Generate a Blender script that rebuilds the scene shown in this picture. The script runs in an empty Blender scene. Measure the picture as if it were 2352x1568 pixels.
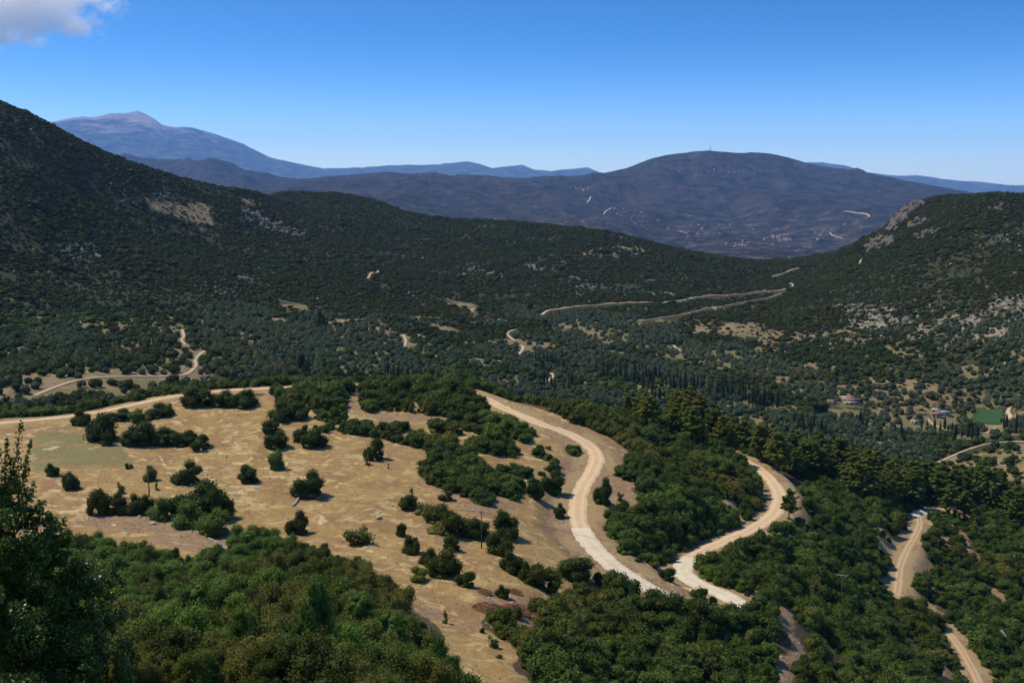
import bpy, math, random
import numpy as np
from mathutils import Vector

# ------------------------------------------------------------------ scene, camera, sky, sun, exposure
scene = bpy.context.scene
C = scene.collection
R = math.radians
rng = np.random.default_rng(7)

IW, IH, HF = 2352.0, 1568.0, 2522.0          # the photograph's frame as it was measured, and its focal length
PITCH = R(7.5)
CZ = 400.0                                   # height of the eye above the datum

cam_data = bpy.data.cameras.new('camera')
cam_data.sensor_width = 36.0
cam_data.lens = 36.0 * HF / IW
cam_data.clip_start = 0.5
cam_data.clip_end = 120000.0
cam = bpy.data.objects.new('camera', cam_data)
C.objects.link(cam)
cam.location = (0, 0, CZ)
cam.rotation_euler = (R(90) - PITCH, 0, 0)
scene.camera = cam

SUN_AZ = R(-71)       # measured from the view direction, negative is left
SUN_EL = R(57)
world = bpy.data.worlds.new('World')
scene.world = world
world.use_nodes = True
wn = world.node_tree
wn.nodes.clear()
w_out = wn.nodes.new('ShaderNodeOutputWorld')
w_bg = wn.nodes.new('ShaderNodeBackground')
w_sky = wn.nodes.new('ShaderNodeTexSky')
w_sky.sky_type = 'NISHITA'
w_sky.sun_disc = False
w_sky.sun_elevation = SUN_EL
w_sky.sun_rotation = SUN_AZ
w_sky.altitude = 900
w_sky.air_density = 1.0
w_sky.dust_density = 0.6
w_sky.ozone_density = 3.0
w_tc = wn.nodes.new('ShaderNodeTexCoord')
w_sep = wn.nodes.new('ShaderNodeSeparateXYZ')
w_add = wn.nodes.new('ShaderNodeMath'); w_add.operation = 'MAXIMUM'; w_add.inputs[1].default_value = 0.0
w_pow = wn.nodes.new('ShaderNodeMath'); w_pow.operation = 'POWER'; w_pow.inputs[1].default_value = 2.0
w_mul = wn.nodes.new('ShaderNodeMath'); w_mul.operation = 'MULTIPLY_ADD'; w_mul.inputs[1].default_value = 20.0; w_mul.inputs[2].default_value = 0.02
w_comb = wn.nodes.new('ShaderNodeCombineXYZ')
w_hs = wn.nodes.new('ShaderNodeHueSaturation')
w_hs.inputs['Saturation'].default_value = 1.36
w_hs.inputs['Value'].default_value = 1.0
wn.links.new(w_tc.outputs['Generated'], w_sep.inputs[0])
wn.links.new(w_sep.outputs['X'], w_comb.inputs['X'])
wn.links.new(w_sep.outputs['Y'], w_comb.inputs['Y'])
wn.links.new(w_sep.outputs['Z'], w_add.inputs[0])
wn.links.new(w_add.outputs[0], w_pow.inputs[0])
wn.links.new(w_pow.outputs[0], w_mul.inputs[0])
wn.links.new(w_mul.outputs[0], w_comb.inputs['Z'])
wn.links.new(w_comb.outputs[0], w_sky.inputs['Vector'])
wn.links.new(w_sky.outputs[0], w_hs.inputs['Color'])
wn.links.new(w_hs.outputs[0], w_bg.inputs['Color'])
wn.links.new(w_bg.outputs[0], w_out.inputs['Surface'])
w_bg.inputs['Strength'].default_value = 0.15

sun_data = bpy.data.lights.new('sun', 'SUN')
sun_data.energy = 4.4
sun_data.angle = R(0.5)
sun_data.color = (1.0, 0.91, 0.76)
sun = bpy.data.objects.new('sun', sun_data)
C.objects.link(sun)
sd = Vector((math.sin(SUN_AZ) * math.cos(SUN_EL), math.cos(SUN_AZ) * math.cos(SUN_EL), math.sin(SUN_EL)))
sun.rotation_euler = sd.to_track_quat('Z', 'Y').to_euler()
sun.location = (0, 0, CZ + 200)

vs = scene.view_settings
vs.view_transform = 'Standard'
vs.look = 'None'
vs.exposure = 0.42
vs.gamma = 1.0
vs.use_curve_mapping = False
scene.cycles.max_bounces = 8
scene.cycles.diffuse_bounces = 2
scene.cycles.glossy_bounces = 1
scene.cycles.transmission_bounces = 2
scene.cycles.transparent_max_bounces = 4
scene.cycles.volume_bounces = 8
scene.cycles.use_denoising = True
scene.cycles.use_adaptive_sampling = False

# ------------------------------------------------------------------ helpers: photograph <-> place
SP, CP = math.sin(PITCH), math.cos(PITCH)

def ray(u, v):
    """(azimuth, tangent of elevation) of the sight line through a point of the photograph."""
    a = (np.asarray(u, float) - IW / 2) / HF
    b = (IH / 2 - np.asarray(v, float)) / HF
    dx, dy, dz = a, CP + b * SP, -SP + b * CP
    h = np.hypot(dx, dy)
    return np.arctan2(dx, dy), dz / h

def project(x, y, z):
    """Where a place shows in the photograph, and its depth."""
    z = np.asarray(z, float) - CZ
    y = np.asarray(y, float)
    dep = y * CP - z * SP
    up = y * SP + z * CP
    dep = np.where(dep < 0.5, 0.5, dep)
    return IW / 2 + HF * np.asarray(x, float) / dep, IH / 2 - HF * up / dep, dep

def in_poly(u, v, poly):
    u = np.asarray(u, float); v = np.asarray(v, float)
    ins = np.zeros(u.shape, bool)
    n = len(poly)
    for i in range(n):
        x1, y1 = poly[i]; x2, y2 = poly[(i + 1) % n]
        if y1 == y2: continue
        c = ((y1 > v) != (y2 > v)) & (u < (x2 - x1) * (v - y1) / (y2 - y1) + x1)
        ins ^= c
    return ins

def in_any(u, v, polys):
    m = np.zeros(np.shape(u), bool)
    for p in polys: m |= in_poly(u, v, p)
    return m

# noise on a lattice
_tabs = {}
def vnoise(x, y, seed=0):
    if seed not in _tabs: _tabs[seed] = np.random.default_rng(1000 + seed).random((256, 256))
    t = _tabs[seed]
    xi = np.floor(x).astype(np.int64); yi = np.floor(y).astype(np.int64)
    fx = x - xi; fy = y - yi
    fx = fx * fx * fx * (fx * (fx * 6 - 15) + 10); fy = fy * fy * fy * (fy * (fy * 6 - 15) + 10)
    a = t[xi & 255, yi & 255]; b = t[(xi + 1) & 255, yi & 255]
    c = t[xi & 255, (yi + 1) & 255]; d = t[(xi + 1) & 255, (yi + 1) & 255]
    return (a * (1 - fx) + b * fx) * (1 - fy) + (c * (1 - fx) + d * fx) * fy

def fbm(x, y, octv=4, seed=0, gain=0.5):
    s = np.zeros(np.shape(x)); amp = 1.0; tot = 0
    for k in range(octv):
        ca, sa = math.cos(0.7 * k + seed), math.sin(0.7 * k + seed)
        s += amp * (vnoise(x * ca - y * sa + 17.3 * k, x * sa + y * ca - 9.1 * k, seed + k) - 0.5)
        tot += amp; amp *= gain; x = x * 2.03; y = y * 2.03
    return s / tot * 2

def ridged(x, y, octv=4, seed=0):
    s = np.zeros(np.shape(x)); amp = 1.0; tot = 0
    for k in range(octv):
        s += amp * (1 - np.abs(2 * vnoise(x + 31.7 * k, y - 12.9 * k, seed + k) - 1))
        tot += amp; amp *= 0.5; x = x * 2.07; y = y * 2.07
    return s / tot

# ------------------------------------------------------------------ the lie of the land
# points that show in the photograph: (u, v, height below the eye) and (u, v, distance); hidden ones: (u, distance, height)
UVZ = [
 (0,1000,-74),(0,968,-73),(200,955,-72.5),(330,918,-71),(450,903,-70),(600,896,-69),(760,893,-68),(900,895,-69.5),(1075,898,-72),
 (100,1100,-75),(400,1000,-73),(400,1100,-75),(400,1190,-76),(700,1000,-72),(700,1130,-75),(700,1210,-76),
 (950,1000,-73),(950,1100,-75),(950,1250,-76),(950,1350,-73),(1000,1480,-70),(1180,1560,-71),
 (1200,1100,-78),(1200,1240,-79),(1200,1400,-76),
 (1160,935,-74),(1250,975,-76),(1330,1005,-78),(1375,1050,-80),(1360,1085,-81),(1335,1120,-81.5),(1325,1180,-82.5),(1350,1240,-83.5),
 (1400,1290,-84.5),(1500,1352,-86.5),
 (1680,1372,-91),(1600,1335,-90.5),(1560,1305,-91.5),(1600,1270,-93),(1700,1225,-95.5),(1780,1180,-97.5),(1790,1130,-99.5),(1760,1090,-101),(1725,1065,-102),
 (1550,1130,-86),(1600,1050,-88),(1450,960,-82),(1300,942,-76),(1500,1000,-85),(1700,1050,-97.5),(1600,965,-93),(1500,1200,-85.5),
 (1900,1130,-112),(2100,1180,-121.5),(2300,1200,-130),(1700,1030,-104),(1900,1080,-118),(2100,1130,-128),(2300,1150,-136),
 (2060,1375,-122),(2070,1300,-121),(2110,1210,-121),(2170,1445,-128),(2240,1560,-127),
 (1900,1300,-105.5),(1900,1450,-107.5),(1950,1200,-110),(1850,1180,-103),(2300,1300,-130),(2300,1400,-133),(2352,1568,-134),
 (1800,1480,-93.8),(1790,1400,-92),(1700,1440,-91.6),(1720,1520,-93),(1800,1568,-96),(1600,1480,-92),(1400,1480,-86),(1500,1568,-88),(1300,1400,-81),(1300,1300,-82),
]
UVD = [
 (0,900,600),(0,850,720),(0,780,880),(0,720,1000),(0,600,1150),(0,450,1300),(0,330,1450),
 (0,243,1600),(50,262,1620),(100,285,1650),(150,308,1690),(200,330,1740),(250,351,1780),(300,372,1820),(350,387,1860),(400,401,1900),(450,415,1950),(500,427,2000),(560,438,2050),
 (200,900,590),(200,830,720),(200,750,920),(200,600,1250),(200,450,1500),(400,500,1650),(400,620,1300),(400,720,1050),(430,800,820),(430,870,680),
 (600,500,1850),(600,600,1500),(600,700,1150),(700,800,880),(600,850,740),(750,850,770),
 (640,447,2700),(700,446,2700),(760,449,2700),(820,460,2700),(880,477,2700),(940,496,2650),
 (700,490,2100),(800,510,2100),(800,550,1850),(800,650,1400),(900,750,1050),(900,830,880),
 (880,500,2250),(960,506,2280),(1030,508,2280),(1100,511,2250),(1180,513,2220),(1250,516,2200),(1330,524,2180),(1400,537,2160),(1480,556,2150),(1550,570,2150),(1630,582,2140),(1700,593,2120),(1780,603,2100),(1850,611,2080),
 (1000,600,1750),(1000,700,1300),(1100,780,1030),(1100,860,880),(1250,600,1750),(1250,690,1400),(1200,740,1170),(1400,600,1800),(1400,680,1450),(1400,760,1150),(1400,850,940),(1250,870,880),
 (1600,640,1700),(1820,655,1650),(1600,720,1280),(1600,800,1050),(1600,900,880),(1800,700,1400),(1800,800,1080),(1800,900,900),(1800,975,800),
 (1880,606,1950),(1915,588,1960),(1950,571,1970),(1985,556,1980),(2010,545,2000),(2035,520,2020),(2060,492,2050),(2090,472,2080),(2130,458,2110),(2180,451,2150),(2260,449,2180),(2352,452,2200),
 (1985,590,1780),(2050,562,1700),(2110,538,1680),(2170,512,1660),(2230,493,1650),(2290,481,1650),(2352,486,1650),
 (2000,650,1500),(2200,600,1430),(2200,700,1180),(2352,550,1480),(2352,700,1130),(2100,800,1050),(2100,900,930),(2000,980,820),(2265,955,900),(2352,800,1000),(2352,900,920),
 (2300,1000,790),(2300,1060,690),(2180,1050,730),(2352,1110,640),
 # the wooded mountain across the main valley
 (1700,584,4810),(1780,591,4810),(1840,602,4875),
 (1880,600,6500),(1700,560,7020),(1980,545,7280),
 (1320,404,11570),(1380,399,11700),(1440,386,11960),(1490,366,12220),(1530,356,12285),(1560,352,12350),(1600,348,12350),(1631,346,12350),(1690,351,12350),(1730,350,12350),(1770,353,12350),(1810,361,12350),(1850,374,12350),(1900,383,12350),(1960,394,12220),(2020,402,12220),(2090,416,12090),(2150,427,11960),(2250,446,11700),(2352,462,11440),
 (1600,450,10140),(1600,520,8060),(1900,450,10140),(1900,530,7800),(2100,475,9750),(1400,480,8580),(1750,400,11310),(1300,440,9880),(1150,440,9620),(1000,440,9360),(1150,490,7800),(900,440,9360),(2250,470,9880),
 (560,446,10790),(620,430,11050),(700,412,11050),(760,404,11050),(820,401,11050),(890,394,11050),(950,401,11050),(1000,402,11050),(1060,403,11050),(1100,401,11050),(1150,407,11050),(1200,411,11050),(1260,404,11310),
 (300,365,15600),(360,368,15600),(430,364,15600),(470,374,15600),(520,388,15600),(570,402,15600),(620,414,15600),(700,430,15600),
 (430,400,14300),
 # the blue mountains behind
 (20,296,34000),(60,288,34000),(120,280,34000),(150,274,34000),(190,267,34000),(215,270,34000),(250,261,34000),(290,260,34000),(316,254,34000),(335,262,34000),(350,271,34000),(372,287,34000),(400,292,34000),(440,292,34000),(500,310,34000),(560,331,34000),(620,362,34000),(680,375,34000),(740,387,34000),
 (820,385,34000),(900,380,34000),(1000,378,34000),(1040,374,34000),(1070,370,34000),(1100,376,34000),(1130,386,34000),(1165,383,34000),(1200,378,34000),(1225,389,34000),(1265,393,34000),(1310,388,34000),(1350,385,34000),(1380,397,34000),
 (1500,405,34000),(1700,400,34000),(1840,373,34000),(1890,373,34000),(1950,381,34000),(1980,395,34000),(2060,404,34000),(2100,402,34000),(2150,409,34000),(2200,414,34000),(2300,424,34000),(2352,428,34000),
 (300,330,29000),(450,340,29000),(600,385,29000),(150,320,29000),
]
HID = []   # (u, distance, height below the eye)
for u in (0, 450, 900, 1176, 1500, 1800, 2100, 2352):
    f = u / 2352
    HID.append((u, 4, -2.3))
    HID.append((u, 15, -8 - 2 * f))
for u, zs in ((0, (-17, -27, -43, -57.5, -66)), (400, (-18, -27.5, -43, -57.5, -66)), (800, (-20, -30, -46, -60, -67)), (1150, (-21, -32, -51, -70, None)),
              (1500, (-22, -33, -55, -77, None)), (1900, (-23, -35, -59, -86, -102)), (2352, (-24, -36, -62, -90, -110))):
    for r_, z_ in zip((40, 62, 100, 142, 182), zs):
        if z_ is not None: HID.append((u, r_, z_))
for u, z_ in ((0, -103), (300, -104), (600, -108), (900, -118), (1100, -126), (1400, -136), (1700, -148), (2000, -156), (2352, -158)): HID.append((u, 545, z_))
for u, z_ in ((300, -86), (700, -84), (1100, -92), (1450, -108)): HID.append((u, 465, z_))
for u, z_ in ((0, 20), (200, 0), (400, -60), (600, -120), (800, -180), (1000, -200), (1400, -240), (1700, -250), (1900, -260), (2352, -150)): HID.append((u, 3150, z_))
for u, z_ in ((0, 60), (300, 20), (560, -60)): HID.append((u, 2450, z_))
for u, z_ in ((0, -100), (400, -180), (800, -250), (1200, -270), (1600, -290), (2352, -280)): HID.append((u, 5600, z_))
for u, z_ in ((0, 0), (150, 100), (400, -60), (1200, -50), (1600, 60), (2352, -180)): HID.append((u, 14200, z_))
for u in (0, 300, 600, 900, 1200, 1500, 1800, 2100, 2352): HID.append((u, 20500, -160)); HID.append((u, 41000, 250)); HID.append((u, 47000, -100))

for u, z_ in ((0, -93), (150, -94)): HID.append((u, 470, z_))
for u, v, d in [q for q in UVD]:
    if 1590 <= d <= 2060 and u <= 560 and v < 445: UVD.append((u, v + 16, d * 1.12))     # the far side of the dark hill
for u, v, d in [q for q in UVD]:
    if 2040 <= d <= 2210 and u >= 2050 and v < 500: UVD.append((u, v + 12, d * 1.10))
P_th, P_r, P_t = [], [], []
for u, v, z in UVZ:
    th, t = ray(u, v); P_th.append(float(th)); P_r.append(z / float(t)); P_t.append(float(t))
for u, v, d in UVD:
    th, t = ray(u, v); P_th.append(float(th)); P_r.append(d); P_t.append(float(t))
for u, d, z in HID:
    th, _ = ray(u, 452); P_th.append(float(th)); P_r.append(d); P_t.append(z / d)
for i in range(len(P_th)):
    if P_th[i] < -0.405: P_th.append(-0.80); P_r.append(P_r[i]); P_t.append(P_t[i])
    if P_th[i] > 0.405 and P_th[i] < 0.6: P_th.append(0.80); P_r.append(P_r[i]); P_t.append(P_t[i])
TS = 2.0
PX = np.array(P_th) * TS; PY = np.log(np.array(P_r)); PV = np.array(P_t)
def _k(d2): return np.where(d2 > 1e-14, d2 * np.log(d2 + 1e-14), 0.0)
n = len(PX)
A = np.zeros((n + 3, n + 3))
A[:n, :n] = _k((PX[:, None] - PX) ** 2 + (PY[:, None] - PY) ** 2) + np.eye(n) * 8e-6
A[:n, n] = 1; A[:n, n + 1] = PX; A[:n, n + 2] = PY; A[n:, :n] = A[:n, n:].T
sol = np.linalg.solve(A, np.concatenate([PV, np.zeros(3)]))

TH = np.concatenate([np.linspace(-0.80, -0.50, 30)[:-1], np.linspace(-0.50, 0.50, 640), np.linspace(0.50, 0.80, 30)[1:]])
RR = np.concatenate([np.geomspace(3, 60, 24)[:-1], np.linspace(60, 150, 46)[:-1], np.linspace(150, 500, 300)[:-1], np.linspace(500, 600, 36)[:-1],
                     np.geomspace(600, 3400, 240)[:-1], np.geomspace(3400, 18500, 160)[:-1], np.geomspace(18500, 46000, 80)])
I_NEAR = int(np.argmin(abs(RR - 560))); I_VAL = int(np.argmin(abs(RR - 3300))); I_MTN = int(np.argmin(abs(RR - 18700)))
gx = (TH * TS)[None, :]; gy = np.log(RR)[:, None]
TT = np.zeros((len(RR), len(TH)))
for i0 in range(0, len(RR), 24):
    yy = gy[i0:i0 + 24]
    acc = sol[n] + sol[n + 1] * gx + sol[n + 2] * yy
    for k in range(n):
        d2 = (gx - PX[k]) ** 2 + (yy - PY[k]) ** 2
        acc = acc + sol[k] * d2 * np.log(d2 + 1e-14)
    TT[i0:i0 + 24] = acc
GR = RR[:, None] * np.ones_like(TT)
GX = GR * np.sin(TH)[None, :]; GY = GR * np.cos(TH)[None, :]
GZ = CZ + TT * GR
# relief
def sstep(a, b, x):
    t = np.clip((x - a) / (b - a), 0, 1); return t * t * (3 - 2 * t)
near_w = 1 - sstep(480, 620, GR)
GZ += near_w * sstep(30, 120, GR) * (0.8 * fbm(GX / 26, GY / 26, 4, 3) + 0.35 * fbm(GX / 11, GY / 11, 3, 4) + 0.12 * fbm(GX / 5, GY / 5, 3, 5))
val_w = sstep(560, 1100, GR) * (1 - sstep(3000, 4200, GR))
GZ += val_w * (9.0 * fbm(GX / 210, GY / 210, 4, 11) + 3.0 * fbm(GX / 60, GY / 60, 3, 13))
mtn_w = sstep(3300, 6500, GR) * (1 - sstep(17000, 21000, GR))
GZ += mtn_w * (210 * (ridged(GX / 1500, GY / 2800, 5, 21) - 0.62) + 95 * (ridged(GX / 560, GY / 1300, 4, 25) - 0.6) + 26 * fbm(GX / 400, GY / 400, 4, 23))
far_w = sstep(22000, 28000, GR)
GZ += far_w * (260 * (ridged(GX / 3200, GY / 5200, 6, 31) - 0.62))

# bring the skylines to their measured outlines, with a little roughness of their own
def crest_fix(pts, r_lo, r_hi, spread, rough, seed):
    pts = sorted(pts); us = np.array([p[0] for p in pts], float); vs_ = np.array([p[1] for p in pts], float)
    th_p, t_p = ray(us, vs_); a, b = np.searchsorted(RR, (r_lo, r_hi))
    for j in range(len(TH)):
        if TH[j] < th_p[0] or TH[j] > th_p[-1]: continue
        prof = (GZ[a:b, j] - CZ) / RR[a:b]; k = int(np.argmax(prof)); want = np.interp(TH[j], th_p, t_p) + rough * float(fbm(np.array([TH[j] * 160.0]), np.array([seed * 3.3]), 4, seed)[0])
        fade = min(1.0, (TH[j] - th_p[0]) / 0.02, (th_p[-1] - TH[j]) / 0.02 if th_p[-1] < 0.42 else 1.0)
        wr = np.exp(-(np.log(RR / RR[a + k]) / spread) ** 2)
        GZ[:, j] += wr * (want - prof[k]) * RR * fade
crest_fix([(u, v) for u, v, d in UVD if d == 34000], 27000, 41000, 0.10, 0.0006, 3)
crest_fix([(u, v) for u, v, d in UVD if 10700 <= d <= 12500 and u >= 560 and v < 465 and not (u, v) == (1750, 400)], 10300, 13200, 0.07, 0.0005, 5)
crest_fix([(u, v) for u, v, d in UVD if 1940 <= d <= 2205 and u >= 1880], 1850, 2400, 0.04, 0.0007, 7)
ri = lambda r: np.interp(np.log(r), np.log(RR), np.arange(len(RR)))
ti = lambda t: np.interp(t, TH, np.arange(len(TH)))
def grid_sample(G, x, y):
    r = np.clip(np.hypot(x, y), RR[0], RR[-1] * 0.9999); t = np.clip(np.arctan2(x, y), TH[0], TH[-1] - 1e-6)
    # rings are not evenly spaced: search, then weigh by true distance
    i = np.clip(np.searchsorted(RR, r) - 1, 0, len(RR) - 2); j = np.clip(np.searchsorted(TH, t) - 1, 0, len(TH) - 2)
    a = (r - RR[i]) / (RR[i + 1] - RR[i]); b = (t - TH[j]) / (TH[j + 1] - TH[j])
    return (G[i, j] * (1 - a) + G[i + 1, j] * a) * (1 - b) + (G[i, j + 1] * (1 - a) + G[i + 1, j + 1] * a) * b
def ground_z(x, y): return grid_sample(GZ, np.asarray(x, float), np.asarray(y, float))

def ground_at(u, v, rmin=60.0):
    """The first place where the sight line through (u, v) meets the ground."""
    th, t = ray(u, v); th = float(th); t = float(t)
    j = min(max(np.searchsorted(TH, th) - 1, 0), len(TH) - 2); b = (th - TH[j]) / (TH[j + 1] - TH[j])
    prof = ((GZ[:, j] * (1 - b) + GZ[:, j + 1] * b) - CZ) / RR
    i0 = int(np.searchsorted(RR, rmin))
    hit = np.nonzero(prof[i0:] >= t)[0]
    if len(hit) == 0: r = RR[-1] * 0.9
    else:
        i = i0 + hit[0]
        if i == i0: r = RR[i]
        else:
            a = (t - prof[i - 1]) / (prof[i] - prof[i - 1]); r = RR[i - 1] + a * (RR[i] - RR[i - 1])
    x, y = r * math.sin(th), r * math.cos(th)
    return np.array([x, y, float(ground_z(x, y))])

def at_z(u, v, z):
    th, t = ray(u, v); r = z / float(t)
    return np.array([r * math.sin(th), r * math.cos(th), CZ + z])

# ------------------------------------------------------------------ roads: their lines first, so that the land can be cut to them
def spline(pts, step):
    pts = np.asarray(pts, float); out = []
    P = np.vstack([2 * pts[0] - pts[1], pts, 2 * pts[-1] - pts[-2]])
    for i in range(1, len(P) - 2):
        p0, p1, p2, p3 = P[i - 1], P[i], P[i + 1], P[i + 2]
        m = max(2, int(np.linalg.norm(p2[:2] - p1[:2]) / step))
        for k in range(m):
            t = k / m
            out.append(0.5 * ((2 * p1) + (-p0 + p2) * t + (2 * p0 - 5 * p1 + 4 * p2 - p3) * t * t + (-p0 + 3 * p1 - 3 * p2 + p3) * t ** 3))
    out.append(pts[-1])
    return np.array(out)

def smooth1(a, k):
    for _ in range(k):
        b = a.copy(); b[1:-1] = 0.25 * a[:-2] + 0.5 * a[1:-1] + 0.25 * a[2:]; a = b
    return a

MAIN = [(940,868,-86),(1010,880,-75),(1075,901,-72.5),(1120,918,-73.2),(1160,938,-74),(1205,957,-75),(1250,976,-76),(1300,993,-77.2),(1338,1012,-78.3),(1364,1035,-79.5),(1370,1060,-80.3),(1357,1088,-81),
        (1340,1115,-81.6),(1329,1145,-82),(1326,1180,-82.5),(1334,1212,-83),(1352,1243,-83.5),(1380,1274,-84.2),(1415,1304,-84.9),(1460,1333,-85.7),(1506,1360,-86.8),
        (1560,1386,-87.9),(1620,1404,-89.2),(1672,1400,-90.5),(1692,1386,-91),(1660,1365,-90.9),(1610,1343,-90.6),(1575,1322,-91),(1568,1302,-91.6),(1590,1280,-92.6),(1630,1258,-93.8),(1680,1236,-95),(1728,1214,-96.2),(1766,1190,-97.3),(1787,1162,-98.4),
        (1789,1134,-99.4),(1775,1108,-100.3),(1755,1086,-101.2),(1733,1070,-101.8),(1700,1052,-102.6),(1660,1030,-104.5),(1600,1000,-108)]
LEFT = [(-260,1000,-74.6),(-120,985,-74),(0,971,-73),(90,963,-72.9),(180,953,-72.6),(250,941,-72.2),(305,929,-71.7),(360,917,-71.2),(420,907,-70.6),(500,898,-70),(580,893,-69.4),(660,889,-69),(730,886,-68.6),(800,884,-68.8),(880,880,-70),(960,876,-76)]
TRK1 = [(2185,1165,-123.5),(2140,1172,-122.2),(2112,1186,-121.5),(2112,1205,-121.2),(2100,1235,-121.0),(2080,1270,-121),(2068,1305,-121.2),(2063,1340,-121.6),(2059,1372,-122.1),(2058,1384,-122.3)]
TRK2 = [(2168,1440,-128.2),(2176,1450,-128.2),(2200,1480,-128),(2225,1520,-127.6),(2245,1560,-127.2),(2262,1600,-126.8)]
roads = []
for pts, wd in ((MAIN, 5.4), (LEFT, 4.4), (TRK1, 3.4), (TRK2, 3.2)):
    p = spline([at_z(*q) for q in pts], 0.8)
    p[:, 2] = smooth1(p[:, 2], 40)
    roads.append((p, wd))
ROAD_D = np.full(GX.shape, 1e6); ROAD_Z = np.zeros(GX.shape); ROAD_W = np.ones(GX.shape)
rows = slice(int(np.searchsorted(RR, 150)), int(np.searchsorted(RR, 598)))
for p, wd in roads:
    sub_x, sub_y = GX[rows], GY[rows]
    for k in range(0, len(p)):
        m = None
    q = p[::2]
    # nearest point, found cell by cell in a window round each sample
    th_q = np.arctan2(q[:, 0], q[:, 1]); r_q = np.hypot(q[:, 0], q[:, 1])
    for k in range(len(q)):
        i0, i1 = np.searchsorted(RR, (r_q[k] - 16, r_q[k] + 16)); j0, j1 = np.searchsorted(TH, (th_q[k] - 16 / r_q[k], th_q[k] + 16 / r_q[k]))
        dd = np.hypot(GX[i0:i1, j0:j1] - q[k, 0], GY[i0:i1, j0:j1] - q[k, 1])
        b = dd < ROAD_D[i0:i1, j0:j1]
        ROAD_D[i0:i1, j0:j1][b] = dd[b]; ROAD_Z[i0:i1, j0:j1][b] = q[k, 2]; ROAD_W[i0:i1, j0:j1][b] = wd
bed = ROAD_W / 2 + np.where(ROAD_W > 5, 2.2, 1.2)
turn = (GX > 48) & (GY < 252) & (GR < 262)                 # the ground falls off at once outside the turn
bed = np.where(turn, ROAD_W / 2 + 0.5, bed)
wgt = 1 - sstep(0, 1, (ROAD_D - bed) / np.where(turn, 4.0, 7.0))
wgt[ROAD_D > 100] = 0
for ledge, hgt in (([(430,1032),(500,1022),(560,1012),(612,988),(640,975)], 0.9), ([(560,1075),(575,1052),(590,1030),(620,1010)], 0.6), ([(745,1085),(765,1062),(800,1040),(850,1030)], 0.7), ([(790,1200),(850,1175),(910,1140),(950,1110)], 0.7), ([(640,1165),(720,1180),(790,1225),(860,1262),(930,1300)], 0.8), ([(930,1325),(1000,1340),(1060,1362),(1110,1378)], 0.9), ([(1120,1300),(1180,1330),(1240,1360)], 0.6), ([(150,1180),(300,1172),(430,1190),(530,1225)], 0.7)):
    q = spline([ground_at(*c, rmin=150) for c in ledge], 1.2)
    for p in q:
        r_ = math.hypot(p[0], p[1]); t_ = math.atan2(p[0], p[1]); i0, i1 = np.searchsorted(RR, (r_ - 8, r_ + 8)); j0, j1 = np.searchsorted(TH, (t_ - 8 / r_, t_ + 8 / r_))
        d2 = (GX[i0:i1, j0:j1] - p[0]) ** 2 + (GY[i0:i1, j0:j1] - p[1]) ** 2
        GZ[i0:i1, j0:j1] += hgt * 0.30 * np.exp(-d2 / 3.4)
GZ = GZ * (1 - wgt) + np.where(wgt > 0, ROAD_Z, 0) * wgt
TT = (GZ - CZ) / GR
RUNMAX = np.maximum.accumulate(TT[int(np.searchsorted(RR, 60)):], axis=0)
RUNMAX = np.vstack([np.full((len(RR) - len(RUNMAX), len(TH)), -9.0), RUNMAX])
def road_dist(x, y):
    r = np.hypot(x, y); d = grid_sample(np.minimum(ROAD_D, 60), x, y)
    return np.where(r < 600, d, 60.0)
def seen(x, y, z, slack=0.006):
    """Whether the ground leaves the place in view, with some slack for a step to the side."""
    r = np.hypot(x, y)
    return (np.asarray(z) - CZ) / r >= grid_sample(RUNMAX, x, y) - slack
# ------------------------------------------------------------------ materials
def new_mat(name):
    m = bpy.data.materials.new(name); m.use_nodes = True
    nt = m.node_tree; nt.nodes.clear()
    out = nt.nodes.new('ShaderNodeOutputMaterial'); b = nt.nodes.new('ShaderNodeBsdfPrincipled')
    nt.links.new(b.outputs[0], out.inputs['Surface'])
    return m, nt, b
def N(nt, t, **kw):
    nd = nt.nodes.new(t)
    for k, v in kw.items():
        if k.startswith('i_'): nd.inputs[k[2:].replace('_', ' ')].default_value = v
        else: setattr(nd, k, v)
    return nd
def noise(nt, scale, detail=4, rough=0.55, vec=None, dist=0.0):
    nd = N(nt, 'ShaderNodeTexNoise'); nd.inputs['Scale'].default_value = scale; nd.inputs['Detail'].default_value = detail
    nd.inputs['Roughness'].default_value = rough; nd.inputs['Distortion'].default_value = dist
    if vec is not None: nt.links.new(vec, nd.inputs['Vector'])
    return nd.outputs[0]
def ramp(nt, fac, lo, hi, a=0.0, b=1.0):
    nd = N(nt, 'ShaderNodeMapRange'); nd.interpolation_type = 'SMOOTHSTEP'
    nd.inputs['From Min'].default_value = lo; nd.inputs['From Max'].default_value = hi
    nd.inputs['To Min'].default_value = a; nd.inputs['To Max'].default_value = b
    nt.links.new(fac, nd.inputs['Value']); return nd.outputs[0]
def mix(nt, fac, a, b, blend='MIX'):
    nd = N(nt, 'ShaderNodeMix', data_type='RGBA', blend_type=blend)
    for s, val in ((nd.inputs['Factor'], fac), (nd.inputs[6], a), (nd.inputs[7], b)):
        if isinstance(val, (int, float)): s.default_value = val
        elif isinstance(val, tuple): s.default_value = (*val, 1)
        else: nt.links.new(val, s)
    return nd.outputs[2]
def math_(nt, op, a, b=0.0):
    nd = N(nt, 'ShaderNodeMath', operation=op)
    for s, val in ((nd.inputs[0], a), (nd.inputs[1], b)):
        if isinstance(val, (int, float)): s.default_value = val
        else: nt.links.new(val, s)
    return nd.outputs[0]
def attr(nt, name):
    nd = N(nt, 'ShaderNodeAttribute'); nd.attribute_name = name; return nd.outputs['Fac']
def pos(nt): return N(nt, 'ShaderNodeNewGeometry').outputs['Position']
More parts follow.
